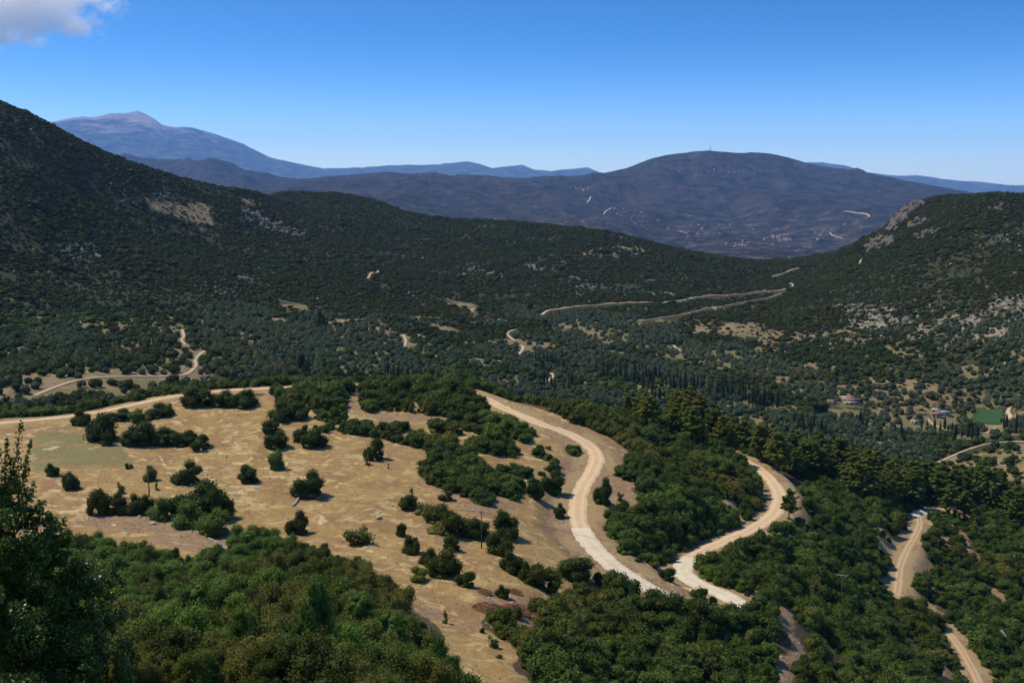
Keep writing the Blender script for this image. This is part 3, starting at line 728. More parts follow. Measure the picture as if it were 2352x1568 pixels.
# ------------------------------------------------------------------ roads and tracks
def ribbon(name, p, width, mat, lift=0.05, i0=0, i1=None, drape=False, rough=0.5, na=9):
    p = p[i0:i1]; m = len(p)
    d = np.gradient(p[:, :2], axis=0); d /= np.linalg.norm(d, axis=1)[:, None] + 1e-9
    nrm = np.stack([d[:, 1], -d[:, 0]], 1)
    s = np.arange(m) * 0.8
    wl = width / 2 * (1 + rough * 0.5 * fbm(s / 4, s * 0 + i0, 4, 61)); wr = width / 2 * (1 + rough * 0.5 * fbm(s / 4, s * 0 + 40, 4, 62))
    a = np.linspace(-1, 1, na)
    off = np.where(a[None] < 0, a[None] * wl[:, None], a[None] * wr[:, None])
    x = p[:, 0, None] + nrm[:, 0, None] * off; y = p[:, 1, None] + nrm[:, 1, None] * off
    if drape: z = ground_z(x, y) + lift
    else:
        z = p[:, 2, None] + lift + 0.06 * (1 - a[None] ** 2) - 0.03 * np.exp(-((np.abs(a[None]) - 0.42) / 0.12) ** 2) + 0.02 * fbm(x / 2, y / 2, 2, 66)
        z = np.maximum(z, ground_z(x, y) + 0.03)
        z[:, 0] -= 0.12; z[:, -1] -= 0.12
    v = np.stack([x, y, z], -1).reshape(-1, 3)
    return tag(obj(name, mesh_from(name, v, quads(m, na)[:, ::-1], [mat], smooth=True, attrs=dict(across=np.broadcast_to(a, (m, na)), along=np.broadcast_to(s[:, None], (m, na))))), kind='structure')
mp = roads[0][0]
mu, mv, _ = project(mp[:, 0], mp[:, 1], mp[:, 2])
kA = int(np.argmin(np.hypot(mu - 1334, mv - 1212))); kB = len(mp) // 2 + int(np.argmin(np.hypot(mu - 1592, mv - 1280)[len(mp) // 2:]))
ribbon('dirt_road', mp, 5.4, 'dirt', i1=kA + 1)
ribbon('concrete_road', mp, 5.6, 'concrete', lift=0.07, i0=kA, i1=kB + 1, rough=0.12)
ribbon('dirt_road', mp, 5.4, 'dirt', i0=kB)
ribbon('dirt_road', roads[1][0], 4.4, 'dirt')
ribbon('rutted_track', roads[2][0], 3.2, 'track')
ribbon('rutted_track', roads[3][0], 3.0, 'track')
PATHS = [
 ([(1244,723),(1253,716),(1271,711),(1352,701),(1419,696),(1486,694),(1570,689),(1599,683),(1663,678),(1737,671),(1794,666),(1815,660),(1822,655),(1814,650)],5.0,'path'),
 ([(1773,634),(1800,627),(1835,615)],5.0,'path'),
 ([(1470,738),(1562,723),(1612,711),(1673,701),(1723,691),(1763,684),(1794,673)],4.0,'path_dull'),
 ([(1186,756),(1170,761),(1165,767),(1174,777),(1182,782)],4.0,'path'),([(1197,793),(1202,799),(1197,808),(1191,814)],4.0,'path'),
 ([(1265,856),(1270,863),(1263,873),(1255,877)],3.6,'path'),([(925,769),(932,781),(929,799)],3.6,'path'),
 ([(79,909),(114,895),(148,882),(188,872),(235,867),(286,865),(400,863),(433,857),(450,840),(448,826),(460,813),(470,806)],3.4,'path'),
 ([(418,757),(422,773),(417,781),(427,793)],3.4,'path'),([(1056,885),(1083,878),(1098,871)],3.0,'path_dull'),
 ([(2155,1062),(2183,1049),(2200,1041),(2234,1029),(2281,1017),(2352,1015),(2420,1020)],3.6,'path'),([(2180,1076),(2212,1081)],3.0,'path'),
 ([(2319,936),(2314,947),(2321,957),(2314,968),(2308,978)],4.0,'path'),([(2286,983),(2266,995)],4.0,'path'),([(2130,962),(2141,973),(2180,990)],3.4,'path'),
 ([(1547,793),(1560,805)],3.6,'path'),([(1026,686),(1050,694),(1097,703)],3.6,'path_dull'),([(1092,708),(1082,713),(1090,717)],3.6,'path'),
 ([(845,639),(853,627),(870,622)],4.0,'path'),([(1975,604),(1978,596)],5.0,'path'),([(645,691),(680,697),(705,703)],3.0,'path_dull'),([(748,742),(800,735),(835,733)],3.0,'path'),
]
path_pts = []
for pts, wd, mt in PATHS:
    q = spline([ground_at(*p, rmin=570) for p in pts], 3.0); wd *= 0.68
    q = np.stack([smooth1(q[:, k], 3) for k in range(3)], 1)
    ribbon('valley_track', q, wd, mt, lift=0.35, drape=True, rough=0.5, na=4)
    path_pts.append(q[:, :2])
path_pts = np.vstack(path_pts)
def path_clear(x, y, need):
    """True where no valley track passes within need metres, with more room on the near side so that it stays in sight."""
    ok = np.ones(len(x), bool)
    for k in range(0, len(path_pts), 1):
        px, py = path_pts[k]
        r = math.hypot(px, py); ux, uy = px / r, py / r
        dx, dy = x - px, y - py
        along = dx * ux + dy * uy; side = np.abs(dx * uy - dy * ux)
        ok &= ~((side < need) & (along < need) & (along > -(17.0 if r < 1100 else 34.0)))
    return ok
# ------------------------------------------------------------------ plants: the shapes they are grown from
def unit(v): return v / (np.linalg.norm(v, axis=-1, keepdims=True) + 1e-9)
def rand_dirs(g, k): return unit(g.normal(size=(k, 3)))
def cards(g, c, nrm, ln, wd, along=None, tri=False):
    """Leaf-shaped faces at points c, facing nrm roughly, as one array of quads."""
    k = len(c)
    nrm = unit(nrm)
    t = g.normal(size=(k, 3)) if along is None else along + 0.35 * g.normal(size=(k, 3))
    t = unit(t - nrm * (t * nrm).sum(1)[:, None]); b = np.cross(nrm, t)
    ln = np.broadcast_to(ln, k)[:, None] * g.uniform(0.7, 1.3, (k, 1)); wd = np.broadcast_to(wd, k)[:, None] * g.uniform(0.7, 1.3, (k, 1))
    v = np.stack([c - t * ln * 0.5, c + b * wd * 0.5 + t * ln * 0.05, c + t * ln * 0.5, c - b * wd * 0.5 + t * ln * 0.05], 1).reshape(-1, 3)
    return v, np.arange(4 * k).reshape(-1, 4)
_ico = None
def ico():
    global _ico
    if _ico is None:
        p = (1 + 5 ** 0.5) / 2
        v = [(-1,p,0),(1,p,0),(-1,-p,0),(1,-p,0),(0,-1,p),(0,1,p),(0,-1,-p),(0,1,-p),(p,0,-1),(p,0,1),(-p,0,-1),(-p,0,1)]
        f = [(0,11,5),(0,5,1),(0,1,7),(0,7,10),(0,10,11),(1,5,9),(5,11,4),(11,10,2),(10,7,6),(7,1,8),(3,9,4),(3,4,2),(3,2,6),(3,6,8),(3,8,9),(4,9,5),(2,4,11),(6,2,10),(8,6,7),(9,8,1)]
        v = [np.array(a) / np.linalg.norm(a) for a in v]; cache = {}; nf = []
        def mid(a, b):
            k = (min(a, b), max(a, b))
            if k not in cache: m = v[a] + v[b]; v.append(m / np.linalg.norm(m)); cache[k] = len(v) - 1
            return cache[k]
        for a, b, c in f:
            x, y, z = mid(a, b), mid(b, c), mid(c, a); nf += [(a, x, z), (b, y, x), (c, z, y), (x, y, z)]
        _ico = (np.array(v), np.array(nf))
    return _ico
class Leaves:
    def __init__(s): s.v = []; s.q = []; s.t = []; s.n = 0
    def quads(s, v, f): s.v.append(v); s.q.append(f + s.n); s.n += len(v)
    def tris(s, v, f): s.v.append(v); s.t.append(f + s.n); s.n += len(v)
    def blob(s, g, c, r, rough=0.2):
        v, f = ico(); v = v * (1 + rough * g.uniform(-1, 1, (len(v), 1))) * np.asarray(r) + c; s.tris(v, f)
    def norm(s, h=1.0):
        """Scale to unit width and height h, standing on z = 0."""
        V = np.vstack(s.v); lo, hi = np.percentile(V, 0.5, axis=0), np.percentile(V, 99.5, axis=0)
        w = max(hi[0] - lo[0], hi[1] - lo[1]); cx, cy = (lo[:2] + hi[:2]) / 2
        s.v = [np.stack([(a[:, 0] - cx) / w, (a[:, 1] - cy) / w, (a[:, 2] - lo[2]) / (hi[2] - lo[2]) * h], 1) for a in s.v]; return s
    def mesh(s, name, mats):
        fs = ([np.vstack(s.t)] if s.t else []) + ([np.vstack(s.q)] if s.q else [])
        return mesh_from(name, np.vstack(s.v), fs, mats)

def bushy(seed, mat, lobes, leaves, size, tall=0.9, low=0.0, elong=1.0, spread=0.33, core=0.78, up=0.35, lobe_r=(0.15, 0.26)):
    """A lumpy crown of leaf sprays; unit width, stands on z=0 (low: how far the crown starts above the foot)."""
    g = np.random.default_rng(seed); L = Leaves()
    cs, rs = [], []
    for k in range(lobes):
        a = g.uniform(0, 2 * math.pi); rr = spread * math.sqrt(g.uniform(0.02, 1))
        z = g.uniform(0.22, 0.78) * (1 - 0.75 * (rr / spread) ** 2 * g.uniform(0.3, 1)) * tall
        cs.append((rr * math.cos(a), rr * math.sin(a), max(z, 0.16) + low)); rs.append(g.uniform(*lobe_r))
    cs, rs = np.array(cs), np.array(rs)
    for c, r in zip(cs, rs): L.blob(g, c, r * core, 0.22)
    if low == 0:                                             # skirt down to the ground
        for k in range(5):
            a = k * 1.256 + g.uniform(0, 1); L.blob(g, (0.26 * math.cos(a), 0.26 * math.sin(a), 0.1), (0.16, 0.16, 0.12), 0.2)
    k = np.repeat(np.arange(lobes), np.maximum(1, (leaves * rs ** 2 / (rs ** 2).sum()).astype(int)))
    d = rand_dirs(g, len(k)); d[:, 2] = np.where(d[:, 2] < -0.35, -d[:, 2], d[:, 2])
    p = cs[k] + d * rs[k, None] * np.where(g.uniform(size=(len(k), 1)) < 0.22, g.uniform(1.0, 1.38, (len(k), 1)), g.uniform(0.72, 1.1, (len(k), 1)))
    ok = np.ones(len(k), bool)
    for c, r in zip(cs, rs): ok &= np.linalg.norm(p - c, axis=1) > r * 0.66
    p, d = p[ok], d[ok]
    p[:, 2] = np.maximum(p[:, 2], 0.02)
    nn = unit(d * 0.75 + np.array([0, 0, up]) + 0.65 * g.normal(size=d.shape))
    L.quads(*cards(g, p, nn, size * elong, size * 0.75))
    return L.norm(1.0).mesh('crown', [mat])

def trunk_mesh(seed, h=0.5, r=0.035, forks=4, lean=0.06):
    g = np.random.default_rng(seed); b = MB()
    top = np.array([g.normal() * lean, g.normal() * lean, h])
    b.tube([(0, 0, -0.06), (top[0] * 0.3, top[1] * 0.3, h * 0.4), tuple(top)], [r * 1.25, r, r * 0.75], 6)
    for k in range(forks):
        a = k * 2 * math.pi / forks + g.uniform(0, 0.8); s = top * g.uniform(0.6, 1.0)
        e = s + np.array([math.cos(a) * 0.25, math.sin(a) * 0.25, g.uniform(0.12, 0.3)])
        b.tube([s, (s + e) / 2 + (0, 0, 0.03), e], [r * 0.6, r * 0.45, r * 0.2], 5)
    return b.mesh('trunk', ['bark'])

def pine_mesh(seed, h=1.0, dense=1.0):
    """An irregular pine: whorls of boughs with upturned needle sprays; unit height."""
    g = np.random.default_rng(seed); L = Leaves(); T = MB()
    bend = g.normal(size=2) * 0.02
    ax = lambda z: np.array([bend[0] * math.sin(z * 2.4), bend[1] * math.sin(z * 2.0), z])
    T.tube([ax(-0.02), ax(0.25), ax(0.5), ax(0.75), ax(0.96)], [0.020, 0.016, 0.012, 0.008, 0.003], 6)
    z = g.uniform(0.14, 0.26)
    while z < 0.97:
        t = (z - 0.15) / 0.82
        reach = (0.26 * (1 - t) ** 0.75 + 0.035) * g.uniform(0.75, 1.2)
        for k in range(g.integers(4, 7)):
            a = g.uniform(0, 2 * math.pi); rl = reach * g.uniform(0.6, 1.15)
            zz_ = min(0.97, z + g.normal() * 0.028); s = ax(zz_); e = s + np.array([math.cos(a) * rl, math.sin(a) * rl, rl * g.uniform(0.1, 0.75)])
            T.tube([s, (s + e) / 2 + (0, 0, -0.006), e], [0.006 * (1 - t) + 0.002, 0.004 * (1 - t) + 0.0015, 0.001], 4)
            for q in (0.45, 0.75, 1.0):
                c = s + (e - s) * q * g.uniform(0.9, 1.08) + g.normal(size=3) * 0.01
                cr = (0.055 + 0.03 * (1 - t)) * g.uniform(0.75, 1.15)
                L.blob(g, c, (cr * 0.66, cr * 0.66, cr * 0.5), 0.3)
                m = int(34 * dense); d = rand_dirs(g, m); d[:, 2] = np.abs(d[:, 2]) * 0.8 - 0.15
                p = c + d * np.array([cr, cr, cr * 0.9]) * g.uniform(0.55, 1.1, (m, 1))
                L.quads(*cards(g, p, unit(rand_dirs(g, m) + (0, 0, 0.5)), 0.030, 0.010, along=d + np.array([0, 0, 0.5])))
        z += g.uniform(0.045, 0.085)
    return L.mesh('crown', ['pine']), T.mesh('trunk', ['bark'])

def spire_mesh(seed, w=0.16, leaves=420, size=0.05, mat='cypress', ragged=0.15):
    """A cypress or juniper spire; unit height."""
    g = np.random.default_rng(seed); L = Leaves()
    zz = np.linspace(0, 1, 12)
    prof = lambda z: w * np.clip(np.sin(np.pi * np.clip(z, 0, 1) ** 0.62) * 0.95 + 0.10 * (1 - z), 0.02, 1) * 0.5
    for z in np.linspace(0.08, 0.92, 9): L.blob(g, (0, 0, z), (prof(z) * 0.85, prof(z) * 0.85, 0.08), 0.15)
    z = g.uniform(0.02, 1.0, leaves) ** 0.9; a = g.uniform(0, 2 * math.pi, leaves); rr = prof(z) * g.uniform(0.8, 1 + ragged, leaves) * (1 + ragged * np.sin(a * 3 + z * 20))
    p = np.stack([rr * np.cos(a), rr * np.sin(a), z], 1); d = np.stack([np.cos(a), np.sin(a), 0.3 + 0 * a], 1)
    L.quads(*cards(g, p, d + 0.4 * g.normal(size=d.shape), size, size * 0.4, along=np.tile((0, 0, 1.0), (leaves, 1)) + 0.35 * d))
    return L.mesh('crown', [mat])

def juniper_mesh(seed, leaves=5000):
    """A dense conifer with many drooping pointed sprays; unit width, unit height."""
    g = np.random.default_rng(seed); L = Leaves()
    for k in range(60):
        z = g.uniform(0.02, 0.93); a = g.uniform(0, 6.283); rr = 0.46 * (1 - z) ** 0.7 * g.uniform(0.55, 1.0) + 0.02
        c = np.array([rr * math.cos(a), rr * math.sin(a), z]); d = unit(np.array([math.cos(a), math.sin(a), 0.9]))
        cr = 0.085 * (1 - 0.5 * z) + 0.03
        L.blob(g, c * (0.86, 0.86, 1), cr * 0.7, 0.25)
        m = leaves // 60; q = rand_dirs(g, m)
        p = c + q * cr * g.uniform(0.5, 1.0, (m, 1)) + d * (g.uniform(0, 1, (m, 1)) ** 2) * 0.12
        L.quads(*cards(g, p, q + 0.3 * g.normal(size=q.shape), 0.040, 0.013, along=d + 0.6 * q))
    for z in np.linspace(0.1, 0.8, 7): L.blob(g, (0, 0, z), (0.36 * (1 - z) + 0.04,) * 2 + (0.1,), 0.15)
    return L.norm(1.0).mesh('crown', ['juniper'])

def low_shrub(seed, mat='scrub', leaves=26, size=0.34, nb=3):
    """A shrub for far slopes; unit width."""
    g = np.random.default_rng(seed); L = Leaves()
    for k in range(nb):
        a = g.uniform(0, 6.28); L.blob(g, (0.2 * math.cos(a) * (nb > 1), 0.2 * math.sin(a) * (nb > 1), g.uniform(0.22, 0.45)), np.array((0.30, 0.30, 0.30)) * g.uniform(0.75, 1.1), 0.25)
    d = rand_dirs(g, leaves); d[:, 2] = np.abs(d[:, 2])
    L.quads(*cards(g, d * np.array([0.42, 0.42, 0.45]) + (0, 0, 0.3), d + 0.5 * g.normal(size=d.shape), size, size * 0.8))
    return L.norm(1.0).mesh('shrub', [mat])

def olive_mesh(seed, leaves=130, mat='olive'):
    g = np.random.default_rng(seed); L = Leaves()
    for k in range(5):
        a = g.uniform(0, 6.28); L.blob(g, (0.24 * math.cos(a), 0.24 * math.sin(a), g.uniform(0.45, 0.7)), np.array((0.24, 0.24, 0.2)) * g.uniform(0.8, 1.1), 0.25)
    d = rand_dirs(g, leaves); d[:, 2] = np.where(d[:, 2] < -0.3, -d[:, 2], d[:, 2])
    L.quads(*cards(g, d * np.array([0.46, 0.46, 0.34]) * g.uniform(0.8, 1.1, (leaves, 1)) + (0, 0, 0.62), d + 0.6 * g.normal(size=d.shape), 0.15, 0.10))
    L.norm(1.0)
    V = np.vstack(L.v)
    b = MB().tube([(0, 0, -0.1), (0.03, 0.02, 0.2), (0.0, 0.05, 0.5)], [0.05, 0.04, 0.03], 5)
    L.tris(np.vstack(b.v), np.array(b.f[3]))
    nt = sum(len(x) for x in L.t)
    fs = [np.vstack(L.t), np.vstack(L.q + [np.array(b.f[4]) + L.n - b.n])]
    mi = [0] * (nt - len(b.f[3])) + [1] * len(b.f[3]) + [0] * sum(len(x) for x in L.q) + [1] * len(b.f[4])
    return mesh_from('olive_tree', np.vstack(L.v), fs, [mat, 'bark'], mi)

P = {}
P['maquis'] = [bushy(100 + k, 'maquis', 9 + k % 5, 1100, 0.075, tall=0.8 + 0.1 * (k % 3), spread=0.34) for k in range(7)] + [bushy(110 + k, 'light', 9, 1000, 0.08, tall=0.9, spread=0.34) for k in range(2)] + [bushy(114 + k, 'brown', 10, 1000, 0.075, tall=0.7, spread=0.38) for k in range(2)] + [bushy(117 + k, 'oak', 7, 1000, 0.075, tall=1.2, spread=0.28) for k in range(2)]
P['oak'] = [bushy(120 + k, 'oak', 15, 3000, 0.050, tall=1.0, spread=0.36, lobe_r=(0.13, 0.22)) for k in range(5)]
P['oakhigh'] = [bushy(130 + k, 'oak', 14, 2600, 0.050, tall=0.8, low=0.28, spread=0.36, lobe_r=(0.13, 0.21)) for k in range(3)]
P['light'] = [bushy(140 + k, 'light', 12, 2600, 0.055, tall=1.0, spread=0.33, up=0.6) for k in range(3)]
P['wispy'] = [bushy(150 + k, 'light', 5, 260, 0.11, tall=1.2, core=0.25, spread=0.3, elong=1.6) for k in range(3)]
P['low'] = [bushy(155 + k, 'brown', 10, 900, 0.07, tall=0.6, core=0.5, spread=0.4, elong=1.3) for k in range(2)]
P['f_bright'] = [bushy(160 + k, 'bright', 20, 9000, 0.034, tall=1.1, spread=0.38, lobe_r=(0.10, 0.19), core=0.7) for k in range(3)]
P['f_brown'] = [bushy(170 + k, 'brown', 22, 10000, 0.030, tall=1.0, spread=0.40, lobe_r=(0.10, 0.17), core=0.7) for k in range(3)]
P['f_dark'] = [bushy(180 + k, 'oak', 20, 9000, 0.030, tall=1.0, spread=0.38, lobe_r=(0.11, 0.19), core=0.72) for k in range(3)]
P['f_light'] = [bushy(186 + k, 'light', 22, 9000, 0.032, tall=1.0, spread=0.38, lobe_r=(0.10, 0.18), core=0.7) for k in range(2)]
P['f_juniper'] = [juniper_mesh(190 + k) for k in range(3)]
P['trunk'] = [trunk_mesh(200 + k) for k in range(4)]
P['trunklow'] = [trunk_mesh(210 + k, h=0.22, r=0.03, forks=5) for k in range(3)]
P['pine'] = [pine_mesh(220 + k) for k in range(6)]
P['cypress'] = [spire_mesh(240 + k, w=0.15 + 0.03 * k) for k in range(4)]
P['scrub'] = [low_shrub(250 + k) for k in range(6)]
P['vscrub'] = [low_shrub(260 + k, 'maquis', 70, 0.20, 4) for k in range(5)]
P['olive'] = [olive_mesh(270 + k) for k in range(5)]
P['voak'] = [olive_mesh(280 + k, 150, 'oak') for k in range(3)]

def plant(name, crown, trunk, x, y, w, h, label, cat, group=None, rz=None, sink=0.1):
    """A thing of its own: an Empty at the foot with its crown and trunk."""
    z = float(ground_z(x, y))
    e = empty(name, (x, y, z - sink), random.uniform(0, 6.28) if rz is None else rz, (w, w, h))
    obj('crown', crown, e)
    if trunk is not None: obj('trunk', trunk, e)
    return tag(e, label, cat, group)

def scatter(name, xyz, rz, sc, pidx, meshes, label=None):
    """Plants past counting: one object whose points carry the plants."""
    col = bpy.data.collections.new(name + '_kinds')
    for k, me in enumerate(meshes):
        o = bpy.data.objects.new('%s_kind_%02d' % (name, k), me); col.objects.link(o)
    me = bpy.data.meshes.new(name); me.vertices.add(len(xyz)); me.vertices.foreach_set('co', np.asarray(xyz, np.float32).ravel())
    a = me.attributes.new('rz', 'FLOAT', 'POINT'); a.data.foreach_set('value', np.asarray(rz, np.float32))
    a = me.attributes.new('sc', 'FLOAT_VECTOR', 'POINT'); a.data.foreach_set('vector', np.asarray(sc, np.float32).ravel())
    a = me.attributes.new('pidx', 'INT', 'POINT'); a.data.foreach_set('value', np.asarray(pidx, np.int32))
    o = obj(name, me)
    ng = bpy.data.node_groups.new(name, 'GeometryNodeTree')
    ng.interface.new_socket('Geometry', in_out='INPUT', socket_type='NodeSocketGeometry'); ng.interface.new_socket('Geometry', in_out='OUTPUT', socket_type='NodeSocketGeometry')
    gi = ng.nodes.new('NodeGroupInput'); go = ng.nodes.new('NodeGroupOutput'); ip = ng.nodes.new('GeometryNodeInstanceOnPoints'); ci = ng.nodes.new('GeometryNodeCollectionInfo')
    ci.inputs['Collection'].default_value = col; ci.inputs['Separate Children'].default_value = True; ci.inputs['Reset Children'].default_value = True
    def na(nm, ty):
        q = ng.nodes.new('GeometryNodeInputNamedAttribute'); q.data_type = ty; q.inputs['Name'].default_value = nm; return q.outputs['Attribute']
    cx = ng.nodes.new('ShaderNodeCombineXYZ'); ng.links.new(na('rz', 'FLOAT'), cx.inputs['Z'])
    ng.links.new(gi.outputs[0], ip.inputs['Points']); ng.links.new(ci.outputs[0], ip.inputs['Instance']); ip.inputs['Pick Instance'].default_value = True
    ng.links.new(na('pidx', 'INT'), ip.inputs['Instance Index']); ng.links.new(cx.outputs[0], ip.inputs['Rotation']); ng.links.new(na('sc', 'FLOAT_VECTOR'), ip.inputs['Scale'])
    ng.links.new(ip.outputs[0], go.inputs[0])
    md = o.modifiers.new('plants', 'NODES'); md.node_group = ng
    return tag(o, label, kind='stuff')

def jgrid(r0, r1, sp0, sp1, th=0.52, seed=1):
    """Jittered points over the sector in view, the spacing growing from sp0 to sp1."""
    g = np.random.default_rng(seed); X, Y = [], []; r = r0
    while r < r1:
        sp = sp0 + (sp1 - sp0) * (r - r0) / (r1 - r0)
        m = int(2 * th * r / sp); t = (np.arange(m) + g.uniform(-0.42, 0.42, m) + g.uniform()) / m * 2 * th - th
        rr = r + g.uniform(-0.42, 0.42, m) * sp
        X.append(rr * np.sin(t)); Y.append(rr * np.cos(t)); r += sp
    return np.concatenate(X), np.concatenate(Y)

# ------------------------------------------------------------------ maquis on the spur
random.seed(3)
g = np.random.default_rng(42)
x, y = jgrid(150, 545, 1.9, 2.5, 0.50, 5)
z = ground_z(x, y)
w = (1.4 + 3.9 * g.uniform(size=len(x)) ** 2.1) * (1 + 0.35 * fbm(x / 30, y / 30, 2, 71)); h = w * g.uniform(0.62, 0.95, len(x))
u, v, dep = project(x, y, z + 0.45 * h); ug, vg, _ = project(x, y, z)
r = np.hypot(x, y)
rdist = road_dist(x, y)
keep = in_any(ug, vg, THICK) & ~in_any(ug, vg, HOLES)
back = (r > 415) & (vg < 1010) | ((r > 440) & (ug > 1400))                        # the far side of the spur
keep |= back & ~in_poly(ug, vg, CLEAR)
keep |= (r > 400) & (ug < 620) & (vg < 900)
# keep the roads in sight: no shrub on them, nor just in front of them
front = np.ones(len(x), bool)
for fr in (1.0, 2.0, 3.2, 4.4, 6.0, 7.6):
    k = 1 + fr / r; front &= ~((road_dist(x * k, y * k) < 2.6) & (h > 0.32 * fr))
hid = in_any(ug, vg, [[(1500,1385),(1700,1410),(1720,1470),(1480,1440)], [(2035,1388),(2165,1385),(2163,1432),(2150,1460),(2035,1460)]])
keep &= (rdist > 3.6 + 0.3 * w) & (front | hid) & seen(x, y, z + h, 0.012)
mid_t = in_poly(ug, vg, THICK[3]); h = np.where(mid_t, h * 0.85, h)
keep &= g.uniform(size=len(x)) < np.where(fbm(x / 14, y / 14, 3, 73) > np.where(mid_t, 0.16, 0.33), np.where(mid_t, 0.05, 0.25), 1.0)
x, y, z, w, h, u, v, dep, r = [a[keep] for a in (x, y, z, w, h, u, v, dep, r)]
_q = fbm(x / 22, y / 22, 3, 75) + 0.25 * g.normal(size=len(x))
pid = np.where(_q > 0.42, g.integers(7, 9, len(x)), np.where(_q < -0.45, g.integers(9, 11, len(x)), np.where((_q > 0.05) & (_q < 0.15), g.integers(11, 13, len(x)), g.integers(0, 7, len(x))))); rz = g.uniform(0, 6.28, len(x))
inview = (u > 10) & (u < 2342) & (v > 860) & (v < 1555)
order = np.argsort(-(w / dep) * inview + 0.0)
ind = set(order[:300].tolist())
def maquis_place(u, v):
    if v > 1380 and u < 1790:
        q = 'beside the brush heaps, ' if u < 1330 else 'left of the bare gully, ' if u > 1600 else ''
        q += 'at the bottom edge ' if v > 1490 else ''
        return 'maquis shrub ' + q + 'below the concrete hairpin', 'maquis ' + q + 'below the hairpin'
    if u > 1690:
        q = 'right of the rutted tracks' if u > 2130 else 'around the third utility pole' if 1850 < u < 2060 else 'just left of the rutted track' if u >= 2060 else 'between the bare gully and the lower road'
        q += ', low on the slope' if v > 1440 else ', high on the slope' if v < 1300 else ''
        return 'dark maquis shrub ' + q, 'maquis ' + q
    if u > 1380: return 'dark green maquis shrub on the knoll between the two hairpin legs', 'maquis on the knoll inside the hairpin'
    if v < 960: return 'dark green maquis shrub in the thicket along the far rim of the dry clearing', 'maquis along the rim of the clearing'
    return 'dark green maquis shrub in the thicket between the dry clearing and the upper road', 'maquis beside the upper road'
for k in order[:300]:
    o = obj('maquis_shrub', P['maquis'][pid[k]], loc=(x[k], y[k], z[k] - 0.15)); o.rotation_euler = (0, 0, rz[k]); o.scale = (w[k] * 1.25, w[k] * 1.25, h[k] * 1.15)
    lb, gr = maquis_place(u[k], v[k]); tag(o, lb, 'shrub', gr)
rest = np.array([k for k in range(len(x)) if k not in ind])
scatter('maquis', np.stack([x, y, z - 0.15], 1)[rest], rz[rest], np.stack([w * 1.25, w * 1.25, h * 1.15], 1)[rest], pid[rest], P['maquis'])
print('maquis', len(x))

